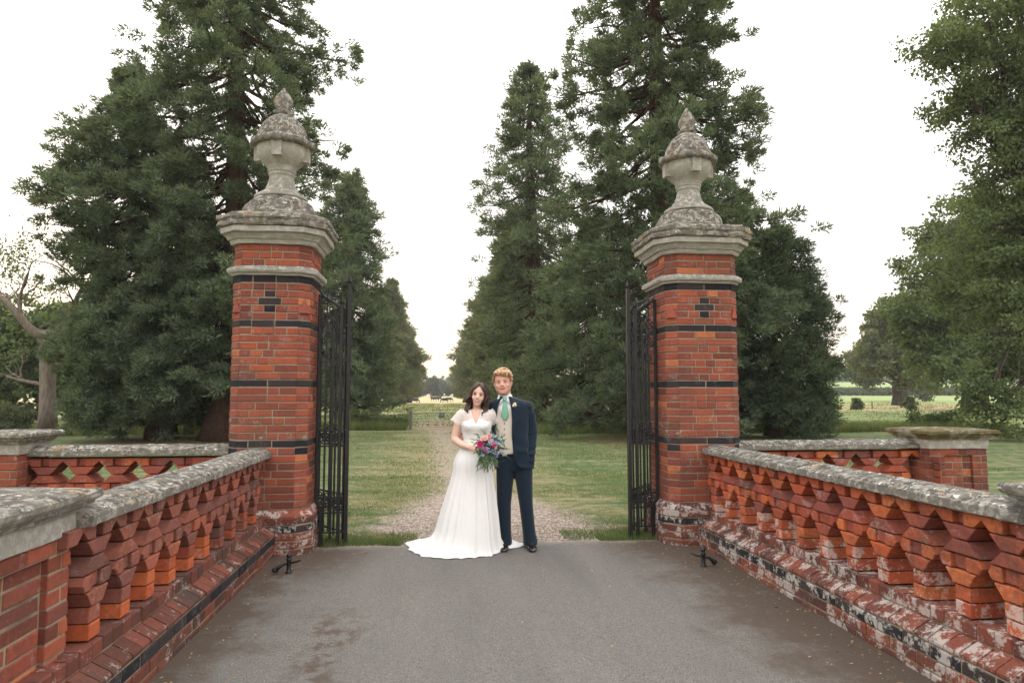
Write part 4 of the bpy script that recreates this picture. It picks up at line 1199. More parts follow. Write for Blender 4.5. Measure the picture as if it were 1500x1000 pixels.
def remesh_obj(name, mb, mat, voxel, smooth=4, dec=None, sub=False):
    me = mb.mesh(name, mat, True)
    o = bpy.data.objects.new(name, me); COL.objects.link(o)
    m = o.modifiers.new('r', 'REMESH'); m.mode = 'VOXEL'; m.voxel_size = voxel; m.use_smooth_shade = True
    if smooth:
        m = o.modifiers.new('s', 'SMOOTH'); m.factor = .5; m.iterations = smooth
    if dec:
        m = o.modifiers.new('d', 'DECIMATE'); m.ratio = dec
    me = apply_mods(o)
    if not me.materials: me.materials.append(mat)
    me.polygons.foreach_set('use_smooth', [True]*len(me.polygons))
    bpy.data.objects.remove(o)
    return me
M_cow = simple('black_cow_hide', (.018, .016, .015), .7, .3, .2, 3)
def cow_mesh():
    mb = MB()
    S = [(-1.05, .0, 1.10, .14, .20), (-.9, 0, 1.05, .27, .34), (-.5, 0, 1.0, .31, .38), (0, 0, .96, .33, .41), (.4, 0, .98, .31, .40), (.7, 0, 1.02, .25, .36), (.9, 0, 1.05, .16, .26)]
    mb.rings([[(x, y0+ry*math.cos(a), z+rz*math.sin(a)) for a in [2*math.pi*k/14 for k in range(14)]] for x, y0, z, ry, rz in S])
    # neck and grazing head
    mb.tube([(.75, 0, 1.10), (1.05, 0, .95), (1.25, 0, .62), (1.33, 0, .42)], [.26, .20, .15, .13], 10)
    mb.tube([(1.28, 0, .48), (1.40, 0, .25), (1.47, 0, .10)], [.13, .10, .075], 10)
    mb.ell((1.22, .16, .56), (.05, .12, .05)); mb.ell((1.22, -.16, .56), (.05, .12, .05))
    for x, ys in ((.62, .17), (.62, -.17)):
        mb.tube([(x, ys, .95), (x+.02, ys, .55), (x-.01, ys, .42), (x, ys, .10), (x+.04, ys, .0)], [.14, .085, .065, .05, .065], 8)
    for x, ys in ((-.78, .18), (-.80, -.18)):
        mb.tube([(x, ys, 1.0), (x+.10, ys, .70), (x-.06, ys, .46), (x, ys, .12), (x+.05, ys, .0)], [.21, .12, .07, .05, .065], 8)
    mb.tube([(-1.08, 0, 1.25), (-1.16, 0, 1.1), (-1.17, 0, .7), (-1.18, 0, .45)], [.04, .03, .025, .05], 6)
    return remesh_obj('body', mb, M_cow, .035, 3, .5)
def cattle():
    me = cow_mesh()
    spots = [(-7.1, 114, .62, .2, 'small black cow grazing at the foot of the left row, leftmost of the herd'), (-6.0, 117, .62, .15, 'small black cow grazing just right of the leftmost cow'),
             (-6.5, 146, .85, 2.4, 'black cow half hidden by the left trees, above two grazing cows'), (-5.9, 190, 1.0, -.2, 'black cow grazing alone in the open left of the track'),
             (-.8, 235, 1.15, .1, 'black cow left one of the far close pair on the avenue skyline'), (.6, 240, 1.15, 3.0, 'black cow right one of the far close pair on the avenue skyline'),
             (2.6, 205, 1.0, 3.3, 'black cow grazing on the right, just left of the bride'), (4.2, 228, 1.0, .3, 'black cow behind the one next to the bride, highest on the right')]
    for i, (x, y, s, rz, lb) in enumerate(spots):
        root = thing('cow', lb, 'cow', (x, y, hgt(x, y)), rz, 'black cattle grazing in the avenue')
        root.scale = (s, s, s)
        part('body', me, root)
cattle()
# fallen leaves and twigs washed against the plinths
def leaves():
    M_leaf = foliage_mat('fallen_leaf', (.10, .055, .028), (.42, .29, .15), None, .15, 9)
    pts = []
    for _ in range(300):
        s = rnd.random()
        if s < .5: x = 2.68 - abs(rnd.gauss(0, .16)); y = rnd.uniform(3.2, 7.0)
        elif s < .7: x = -1.50 + abs(rnd.gauss(0, .10)); y = rnd.uniform(3.4, 7.0)
        elif s < .9: x = rnd.choice((rnd.uniform(-1.2, -.3), rnd.uniform(1.6, 2.5))); y = 7.1 + rnd.gauss(0, .2)
        else: x = rnd.uniform(-1.2, 2.4); y = rnd.uniform(3.2, 7.2)
        pts.append((x, y))
    mb = MB()
    for x, y in pts:
        L = rnd.uniform(.010, .028); a = rnd.uniform(0, 6.3); c, s = math.cos(a), math.sin(a); w = L*.35
        z = .0135
        mb.add([(x, y, z), (x+c*L*.5-s*w, y+s*L*.5+c*w, z+rnd.uniform(.001, .008)), (x+c*L, y+s*L, z+.003), (x+c*L*.5+s*w, y+s*L*.5-c*w, z+rnd.uniform(.001, .008))], [(0, 3, 2, 1)])
    for _ in range(260):                         # twigs, needles and bark crumbs along the edges
        x = 2.66 - abs(rnd.gauss(0, .28)) if rnd.random() < .6 else -1.48 + abs(rnd.gauss(0, .22)); y = rnd.uniform(3.2, 7.2)
        L = rnd.uniform(.006, .03); a = rnd.uniform(0, 6.3); c, s = math.cos(a), math.sin(a)
        mb.add([(x, y, .0135), (x+c*L, y+s*L, .015), (x+c*L*.6-s*.004, y+s*L*.6+c*.004, .019)], [(0, 1, 2)])
    o = bpy.data.objects.new('fallen_leaves', mb.mesh('fallen_leaves', M_leaf)); link(o); o['kind'] = 'stuff'
    # loose stones where the track meets the road
    mb = MB()
    for _ in range(1500):
        y = 7.35 + abs(rnd.gauss(0, 1.2)); x = .62 + rnd.gauss(0, .75)
        r = rnd.uniform(.005, .014)
        mb.ell((x, y, r*.3), (r, r*rnd.uniform(.6, 1), r*.7), 5, 3, Matrix.Rotation(rnd.random()*3, 3, 'Z'))
    M_peb = simple('pale_pebbles', (.30, .25, .20), .9, .1, .35, 18)
    o = bpy.data.objects.new('loose_gravel', mb.mesh('loose_gravel', M_peb)); link(o); o['kind'] = 'stuff'
leaves()
# ------------------------------------------------------------ people
def skin_mat(name, base, blush):
    t = NT(name)
    n1 = t.noise(30, 3, .6, vec=t.obj())
    c = t.mix(n1, tuple(x*.93 for x in base), tuple(min(1, x*1.05) for x in base))
    t.set(c, .5, .35)
    t.b.inputs['Subsurface Weight'].default_value = .12
    t.b.inputs['Subsurface Radius'].default_value = (.02, .008, .005)
    t.b.inputs['Subsurface Scale'].default_value = .5
    return t.m
M_skinF = skin_mat('fair_skin', (.66, .43, .34), 0)
M_skinM = skin_mat('ruddy_skin', (.62, .34, .255), 0)
M_blush = simple('flushed_cheek', (.62, .31, .235), .55, .3, .05)
M_eye = simple('eye_white', (.62, .58, .55), .3, .5, .03)
M_iris = simple('dark_iris', (.035, .025, .02), .25, .5, .1)
M_lip = simple('rose_lips', (.46, .085, .09), .4, .4, .08)
M_lipm = simple('pale_lips', (.38, .12, .10), .5, .3, .08)
M_teeth = simple('teeth', (.75, .72, .66), .3, .5, .03)
M_mouth = simple('mouth_shade', (.22, .07, .06), .7, .2, .05)
def hair_mat(name, a, b):
    t = NT(name)
    ri = t.geo('Random Per Island'); n = t.noise(60, 3, .6, vec=t.obj())
    c = t.mix(t.math('ADD', t.math('MULTIPLY', ri, .6), t.math('MULTIPLY', n, .5)), a, b)
    return t.set(c, .42, .45)
M_hairF = hair_mat('dark_brown_hair', (.016, .008, .006), (.070, .030, .020))
M_hairM = hair_mat('ginger_blond_hair', (.20, .10, .045), (.60, .40, .22))
M_browM = simple('fair_eyebrow', (.28, .14, .07), .8, .2)
M_browF = simple('dark_eyebrow', (.05, .025, .018), .8, .2)
def cloth(name, col, rough=.85, weave=900, amp=.12, sheen=.2, bumpd=.001, big=0):
    t = NT(name)
    n = t.noise(weave, 2, .5, vec=t.obj()); n2 = t.noise(14, 3, .6, vec=t.obj())
    c = t.mix(t.math('ADD', t.math('MULTIPLY', n, .6), t.math('MULTIPLY', n2, .4)), tuple(x*(1-amp) for x in col), tuple(min(1, x*(1+amp)) for x in col))
    t.bump(n2, .25, .012)
    t.set(c, rough, .15)
    t.b.inputs['Sheen Weight'].default_value = sheen
    return t.m
M_dress = cloth('ivory_crepe', (.70, .695, .675), .6, 500, .03, .1)
M_lace = cloth('ivory_lace', (.72, .715, .70), .8, 160, .12, .1)
M_suit = cloth('navy_wool', (.008, .0175, .031), .9, 260, .35, .15)
M_lining = cloth('dark_lining', (.006, .007, .010), .8, 200, .1, .0)
M_waist = cloth('cream_wool', (.56, .50, .43), .9, 240, .10, .2)
M_shirt = cloth('white_shirt', (.78, .77, .80), .7, 500, .03, .05)
M_tie = cloth('green_silk', (.15, .33, .235), .45, 300, .12, .1)
M_shoe = simple('black_polished_leather', (.010, .008, .008), .18, .6, .1)
M_button = simple('dark_button', (.05, .03, .025), .4, .5)
def sheer_mat():
    t = NT('sheer_tulle')
    t.set((.84, .80, .76), .8, .1)
    n = t.noise(130, 3, .6, vec=t.obj())
    tp = t.n('ShaderNodeBsdfTransparent')
    ms = t.n('ShaderNodeMixShader', {0: t.mr(n, .35, .65, .42, .72), 1: tp.outputs[0], 2: t.b.outputs[0]})
    t.t.links.new(ms.outputs[0], t.out.inputs[0])
    return t.m
M_sheer = sheer_mat()

HEAD = [(0, .016, -.074, -.045), (.008, .030, -.086, -.02), (.022, .044, -.091, .01), (.042, .056, -.092, .038), (.065, .064, -.091, .062), (.09, .069, -.090, .080), (.12, .073, -.089, .092), (.15, .075, -.090, .096), (.178, .073, -.083, .092), (.203, .062, -.065, .078), (.222, .042, -.038, .052), (.232, .018, -.008, .02)]
def add_head(mb, M, w=1.0, jaw=1.0):
    rings = []
    for z, hw, fy, by in HEAD:
        k = w*(jaw + (1-jaw)*smoothstep(z, .02, .10))
        ring = []
        for j in range(28):
            a = 2*math.pi*j/28; c, s = math.cos(a), math.sin(a)
            x = hw*k*math.copysign(abs(c)**.85, c)
            y = (abs(fy) if s < 0 else max(by, .004))*math.copysign(abs(s)**.85, s) if fy < 0 else 0
            if by < 0: y = (fy+by)/2 + (by-fy)/2*s
            ring.append(M @ Vector((x, y, z)))
        rings.append(ring)
    mb.rings(rings)
    P = lambda x, y, z: M @ Vector((x, y, z))
    M3 = M.to_3x3()
    mb.tube([P(0, -.082, .128), P(0, -.093, .105), P(0, -.104, .088), P(0, -.100, .080)], [.008, .009, .0125, .008], 8)
    mb.ell(P(.011, -.094, .083), (.008, .008, .007), 8, 6); mb.ell(P(-.011, -.094, .083), (.008, .008, .007), 8, 6)
    for s in (-1, 1):
        mb.ell(P(s*.030, -.080, .134), (.020, .010, .006), 10, 6, M3)
        mb.ell(P(s*.043*w, -.062, .084), (.021, .020, .019), 10, 6, M3)
        mb.ell(P(s*.074*w, .012, .104), (.009, .019, .030), 10, 6, M3)
    mb.ell(P(0, -.079, .022), (.018, .012, .013), 10, 6, M3)
    mb.ell(P(0, -.083, .056), (.022, .010, .012), 10, 6, M3)
def face_parts(root, M, female):
    M3 = M.to_3x3(); P = lambda x, y, z: M @ Vector((x, y, z))
    for s in (-1, 1):
        e_ = part('eye', MB().ell(P(s*.030, -.0805, .117), (.0118, .0072, .0032 if not female else .0036), 12, 8, M3).mesh('eye', M_eye, True), root)
        part('iris', MB().ell(P(s*.030, -.0865, .1165), (.0072, .0034, .0050), 10, 6, M3).mesh('iris', M_iris, True), e_)
        part('eyelid', MB().tube([P(s*.015, -.0885, .1165), P(s*.024, -.0905, .1225), P(s*.036, -.0890, .1225), P(s*.046, -.082, .1175)], [.0014, .0030 if female else .0022, .0032 if female else .0022, .0014], 5).mesh('eyelid', M_browF if female else M_browM, True), e_)
        part('eyebrow', MB().tube([P(s*.014, -.0925, .134), P(s*.028, -.0935, .1395), P(s*.042, -.088, .138), P(s*.051, -.079, .132)], [.0022, .0032, .0028, .001], 6).mesh('eyebrow', M_browF if female else M_browM, True), root)
    L = M_lip if female else M_lipm
    zc = .056; wd = .033 if female else .035
    mb = MB()
    up = [P(-wd, -.0845, zc+.011), P(-wd*.55, -.0945, zc+.0045), P(0, -.0985, zc+.0020), P(wd*.55, -.0945, zc+.0045), P(wd, -.0845, zc+.011)]
    mb.tube(up, [.001, .0028, .003, .0028, .001], 6)
    if female:
        lo = [P(-wd*.95, -.0845, zc+.009), P(-wd*.55, -.0940, zc-.0070), P(0, -.0975, zc-.0125), P(wd*.55, -.0940, zc-.0070), P(wd*.95, -.0845, zc+.009)]
    else:
        lo = [P(-wd*.9, -.0845, zc+.009), P(-wd*.55, -.0940, zc-.001), P(0, -.0975, zc-.0050), P(wd*.55, -.0940, zc-.001), P(wd*.9, -.0845, zc+.009)]
    mb.tube(lo, [.0015, .0034, .0040, .0034, .0015], 6)
    lp = part('lips', mb.mesh('lips', L, True), root)
    if female:
        part('teeth', MB().tube([P(-wd*.7, -.0905, zc+.003), P(0, -.0965, zc-.0045), P(wd*.7, -.0905, zc+.003)], [.002, .0052, .002], 8).mesh('teeth', M_teeth, True), lp)
    else:
        part('mouth_line', MB().tube([P(-wd, -.086, zc+.010), P(-wd*.55, -.0965, zc+.002), P(0, -.1005, zc-.0015), P(wd*.55, -.0965, zc+.002), P(wd, -.086, zc+.010)], .0018, 5).mesh('mouth_line', M_mouth, True), lp)
    for s in (-1, 1):
        if not female: part('cheek_flush', MB().ell(P(s*.044, -.0735, .080), (.0155, .0125, .0125), 12, 8, M3).mesh('cheek_flush', M_blush, True), root)
def lock(mb, pts, r, n=5, wav=0, ph=0):
    """smooth tapered lock through control points"""
    P = [Vector(p) for p in pts]; out = []
    m = len(P)-1; N = 5*m
    for i in range(N+1):
        t = i/N*m; k = min(int(t), m-1); f = t-k
        p0 = P[max(k-1, 0)]; p1 = P[k]; p2 = P[k+1]; p3 = P[min(k+2, m)]
        q = .5*((2*p1) + (p2-p0)*f + (2*p0-5*p1+4*p2-p3)*f*f + (3*p1-p0-3*p2+p3)*f**3)
        w = wav*smoothstep(i/N, .15, .6)
        out.append(q + Vector((math.sin(i*.62+ph)*w, math.cos(i*.55+ph)*w*.8, 0)))
    rs = [r*(.55+.45*math.sin(math.pi*min(1, .15+.85*i/N)))*(1 if i < N else .15) for i in range(N+1)]
    mb.tube(out, rs, n)
def add_hand(mb, wrist, fwd, nrm, s=1.0, curl=.5, left=False, spread=1.0):
    """palm from the wrist along fwd; nrm = direction the palm faces; fingers curl towards nrm"""
    f = Vector(fwd).normalized(); n = Vector(nrm); n = (n - f*n.dot(f)).normalized(); x = f.cross(n) * (-1 if left else 1)
    w = Vector(wrist)
    rings = []
    for t, hw, th in ((-.01, .026, .019), (.02, .030, .016), (.05, .040, .015), (.078, .041, .013), (.088, .038, .011)):
        c = w + f*t*s
        rings.append([c + x*hw*s*math.cos(a) + n*th*s*math.sin(a) for a in [2*math.pi*k/12 for k in range(12)]])
    mb.rings(rings)
    for i, (off, L) in enumerate(((-.030, .066), (-.010, .076), (.010, .071), (.029, .056))):
        p = w + f*.078*s + x*off*s*spread; d = f.copy(); pts = [p - f*.015*s, p]
        for j, k in enumerate((.45, .30, .25)):
            ang = curl*(.7 if j == 0 else 1.0)
            ax = d.cross(n)
            d = (Matrix.Rotation(ang, 3, f.cross(n).normalized()) @ d).normalized()
            p = p + d*L*k*s; pts.append(p.copy())
        mb.tube(pts, [.0095*s, .0092*s, .0085*s, .0078*s, .0065*s], 7)
    p = w + f*.022*s - x*.028*s
    d = (f*.6 - x*.7 + n*.35).normalized(); q = p + d*.038*s; d2 = (f*.85 - x*.15 + n*.55).normalized()
    mb.tube([p - d*.012*s, p, q, q + d2*.028*s], [.015*s, .014*s, .011*s, .008*s], 7)
def ring_e(cx, cy, z, a, b, n=24, p=1.0):
    return [(cx + a*math.copysign(abs(math.cos(t))**p, math.cos(t)), cy + b*math.copysign(abs(math.sin(t))**p, math.sin(t)), z) for t in [2*math.pi*k/n for k in range(n)]]
def solid(name, V, F, mat, thick, parent, sub=0, label=None, off=-1):
    me = mesh(name, V, F, mat, True)
    o = bpy.data.objects.new(name, me); COL.objects.link(o)
    m = o.modifiers.new('s', 'SOLIDIFY'); m.thickness = thick; m.offset = off
    if sub:
        m = o.modifiers.new('u', 'SUBSURF'); m.levels = sub; m.render_levels = sub
    me = apply_mods(o); bpy.data.objects.remove(o)
    me.polygons.foreach_set('use_smooth', [True]*len(me.polygons))
    return part(name, me, parent, label=label)
def grid(nu, nv, fn, closed=False):
    V = [fn(i/(nu if closed else nu-1), j/(nv-1)) for j in range(nv) for i in range(nu)]
    F = []
    for j in range(nv-1):
        for i in range(nu if closed else nu-1):
            F.append((j*nu+i, j*nu+(i+1) % nu, (j+1)*nu+(i+1) % nu, (j+1)*nu+i))
    return V, F

# ---------------- the bride
def bride():
    root = thing('person', 'bride in a long ivory wedding gown with train, holding a bouquet', 'person', (.36, 6.97, .012), -PSI)
    cx = .045
    HM = Matrix.Translation((.052, .005, 1.435)) @ Matrix.Rotation(R(-3), 4, 'Z') @ Matrix.Rotation(R(8), 4, 'Y')
    mb = MB()
    add_head(mb, HM, .93, .90)
    mb.tube([(.050, .030, 1.50), (.048, .028, 1.42), (.045, .025, 1.36)], [.044, .043, .055], 14)
    S = [(1.41, .05, .045), (1.395, .085, .055), (1.37, .132, .064), (1.33, .154, .080), (1.28, .150, .095), (1.22, .135, .098), (1.15, .118, .085), (1.07, .112, .080), (1.0, .135, .095), (.9, .155, .105), (.8, .14, .10)]
    mb.rings([ring_e(cx, .02, z, a, b) for z, a, b in S])
    for s in (-1, 1):
        mb.ell((cx+s*.065, -.055, 1.235), (.062, .055, .058))
        mb.tube([(cx+s*.07, .02, .88), (cx+s*.075, .01, .48), (cx+s*.07, .02, .10), (cx+s*.07, -.01, .05)], [.075, .048, .034, .034], 10)
        mb.tube([(cx+s*.07, .03, .05), (cx+s*.07, -.08, .035), (cx+s*.07, -.14, .025)], [.032, .035, .022], 8)
        mb.ell((cx+s*.146, .02, 1.355), (.038, .040, .038))
    # arm nearest the left of the picture, forearm across to the bouquet
    mb.tube([(cx-.155, .02, 1.37), (cx-.185, .02, 1.25), (cx-.222, .02, 1.115), (cx-.215, .0, 1.085)], [.046, .045, .040, .037], 12)
    mb.tube([(cx-.218, .01, 1.10), (cx-.14, -.08, 1.055), (cx-.045, -.165, 1.03)], [.040, .036, .026], 12)
    add_hand(mb, (cx-.05, -.165, 1.03), (1, -.45, -.12), (.3, .8, -.2), .92, .75, True)
    # other arm round behind the groom
    mb.tube([(cx+.155, .03, 1.37), (cx+.20, .10, 1.25), (cx+.24, .17, 1.14), (cx+.36, .215, 1.12), (cx+.46, .22, 1.13)], [.046, .044, .038, .032, .025], 12)
    add_hand(mb, (cx+.45, .22, 1.13), (1, -.1, .05), (0, -1, 0), .92, .12)
    me = remesh_obj('body', mb, M_skinF, .0058, 4, .55)
    part('body', me, root)
    face_parts(root, HM, True)
    # hair: centre parting, shoulder-length waves
    mb = MB(); r_ = random.Random(3)
    cap = []
    for z, hw, fy, by in HEAD[5:]:
        pass
    P = lambda x, y, z: tuple(HM @ Vector((x, y, z)))
    V, F = grid(26, 10, lambda u, v: P(*(lambda th, ph: ((.080)*math.cos(ph)*math.cos(th), .012+.098*math.cos(ph)*math.sin(th), .135+.108*math.sin(ph)))(R(-18)+R(216)*u, R(-35)+R(125)*v)))
    mb.add(V, F)
    for s in (-1, 1):
        for i in range(46):
            f = i/45
            y0 = -.070 + .150*f                  # along the parting
            top = (s*.004, y0, .240-.10*(abs(f-.35))**1.6 - (.028 if f < .08 else 0))
            fr = 1-f
            side = (s*(.070+.014*r_.random()), -.052+.125*f+r_.uniform(-.006, .006), .165)
            low = (s*(.082+.012*r_.random()), -.048+.12*f, .09)
            l2 = (s*(.078+.022*r_.random()), -.042+.115*f+r_.uniform(-.01, .01), .03+r_.uniform(-.01, .01))
            l3 = (s*(.074+.030*r_.random()), -.050+.12*f, -.035+r_.uniform(-.02, .012))
            l4 = (s*(.058+.03*r_.random()), -.058+.12*f, -.068+r_.uniform(-.02, .015))
            if f < .30:
                q = f/.30
                top = (s*.003, -.062+.025*q, .224+.012*q); m1 = (s*(.036+.004*q), -.084+.02*q, .190+.03*q); side = (s*(.066+.006*q), -.066+.015*q, .150+.01*q)
            else: m1 = (s*.040, y0-.004, .228-.08*abs(f-.4)**1.5)
            lock(mb, [P(*top), P(*m1), P(*side), P(*low), P(*l2), P(*l3), P(*l4)], r_.uniform(.0075, .012), 5, .015, (i//6)*1.3)
    for i in range(26):
        f = (i+.5)/26; a = R(10)+R(160)*f
        x = .082*math.cos(a); y = .02+.085*math.sin(a)
        lock(mb, [P(x*.3, y*.3, .236), P(x*.85, y*.9, .19), P(x*1.02, y*1.02, .11), P(x*1.0, y, .02), P(x*.95, y*.95, -.06)], .013, 5, .006, i)
    part('hair', mb.mesh('hair', M_hairF, True), root)
    part('hair_pin', MB().ell(P(.006, -.052, .226), (.0035, .010, .003), 8, 5).mesh('hair_pin', M_teeth, True), root)
    # skirt and train
    key = [(0, .275), (24, .58), (50, .50), (90, .55), (130, .72), (155, .82), (175, .66), (200, .60), (225, .50), (250, .40), (270, .335), (300, .31), (330, .285), (360, .275)]
    cone = [(0, .245), (40, .25), (90, .30), (150, .40), (180, .44), (215, .42), (250, .35), (270, .315), (300, .295), (330, .265), (360, .245)]
    r_ = random.Random(9)
    folds = [(r_.randint(5, 9), r_.uniform(0, 6), .35), (r_.randint(11, 15), r_.uniform(0, 6), .45), (23, r_.uniform(0, 6), .28)]
    def fold(th):
        return sum(w*(1-abs(math.sin(n*th/2+p + .5*math.sin(th*2+p)))**.8*1.6) for n, p, w in folds)
    nth = 168
    ts = [i/30 for i in range(27)] + [.89, .92, .945, .965, .98, .99, 1.0]
    def sk(u, j):
        th = 2*math.pi*u; dg = math.degrees(th) % 360; t = ts[j]
        Rk = np.interp(dg, [k[0] for k in key], [k[1] for k in key]); Rc = np.interp(dg, [k[0] for k in cone], [k[1] for k in cone])
        a0 = .128 if True else 0; b0 = .100
        r0 = 1/math.sqrt((math.cos(th)/a0)**2 + (math.sin(th)/b0)**2)
        hip = .030*math.exp(-((t-.17)/.10)**2)
        r = r0 + hip + (Rc-r0)*t**.95
        fl = smoothstep(t, .80, 1.0)**1.5
        r = r + (Rk-Rc)*fl
        A = .003 + .034*smoothstep(t, .02, .8) + .010*fl
        r += A*fold(th)
        z = 1.085*(1-t)
        zf = .010 + .010*abs(math.sin(9*th+1))
        z = max(z, 0)*(1-fl*.82) + zf*fl
        if t > .985: z = zf*.6
        return (cx + r*math.cos(th) - .01*t, .015 + r*math.sin(th), z)
    V = [sk(i/nth, j) for j in range(len(ts)) for i in range(nth)]
    F = [(j*nth+i, (j+1)*nth+i, (j+1)*nth+(i+1) % nth, j*nth+(i+1) % nth) for j in range(len(ts)-1) for i in range(nth)]
    solid('skirt', V, F, M_dress, .004, root)
    # bodice with sweetheart neckline
    def bod(u, v):
        th = 2*math.pi*u; front = max(0, -math.sin(th))
        x = math.cos(th)
        top = 1.30 - .035*(1-min(1, abs(x)/.30))*(front > .3) - .02*(front > 0)*smoothstep(abs(x), .5, 1) + (.012*math.sin(min(1, abs(x)/.62)*math.pi) if front > 0 else -.05)
        z = 1.075 + (top-1.075)*v
        a = np.interp(z, [1.07, 1.13, 1.20, 1.25, 1.32], [.128, .134, .150, .158, .166]); b = np.interp(z, [1.07, 1.13, 1.2, 1.25, 1.32], [.100, .104, .112, .112, .098])
        r = 1/math.sqrt((math.cos(th)/a)**2 + (math.sin(th)/b)**2)
        if front > 0:
            for s in (-1, 1):
                dth = math.degrees(th) - (270 + s*33)
                r += .040*math.exp(-(dth/26)**2)*math.exp(-((z-1.235)/.052)**2)
            r += .0022*math.sin(z*420 + abs(x)*9)*smoothstep(z, 1.15, 1.18)
        return (cx + r*math.cos(th), .018 + r*math.sin(th), z)
    V, F = grid(72, 22, bod, True)
    solid('bodice', V, F, M_dress, .004, root)
    part('waistband', MB().rings([ring_e(cx, .016, z, .1335+d, .105+d, 40) for z, d in ((1.066, 0), (1.070, .003), (1.085, .004), (1.098, .0)) ], False, False).mesh('waistband', M_lace, True), root)
    # sheer yoke and cap sleeves
    def yoke(u, v):
        th = 2*math.pi*u; front = -math.sin(th)
        x = math.cos(th)
        # v 0 at bodice edge, 1 at the neck; plunging V in front
        neckr_a, neckr_b = .060, .058
        ztop = 1.400 - (.138*(1-min(1, abs(x)/.62)) if front > 0 else .0)
        zb = 1.245
        z = zb + (ztop-zb)*v
        a = np.interp(z, [1.24, 1.30, 1.35, 1.385, 1.405, 1.415], [.166, .174, .182, .172, .120, .085]); b = np.interp(z, [1.24, 1.30, 1.35, 1.385, 1.405, 1.415], [.106, .104, .094, .078, .066, .056])
        r = 1/math.sqrt((math.cos(th)/a)**2 + (math.sin(th)/b)**2)
        return (cx + r*math.cos(th), .02 + r*math.sin(th), z)
    V, F = grid(60, 14, yoke, True)
    part('sheer_yoke', mesh('sheer_yoke', V, F, M_sheer, True), root)
    for s in (-1, 1):
        rings = []
        for t, rad in ((0, .050), (.25, .060), (.55, .063), (.85, .066), (1.0, .068)):
            c = Vector((cx+s*.118, .02, 1.385)).lerp(Vector((cx+s*.205, .022 + (.06 if s > 0 else 0), 1.265)), t)
            ax = Vector((s*.55, .1 if s > 0 else 0, -.83)).normalized(); e1 = ax.cross(Vector((0, 1, 0))).normalized(); e2 = ax.cross(e1)
            rings.append([c + e1*rad*math.cos(q) + e2*rad*math.sin(q)*.95 + ax*.004*math.sin(5*q)*t for q in [2*math.pi*k/22 for k in range(22)]])
        part('cap_sleeve', MB().rings(rings, False, False).mesh('cap_sleeve', M_sheer, True), root)
bride()

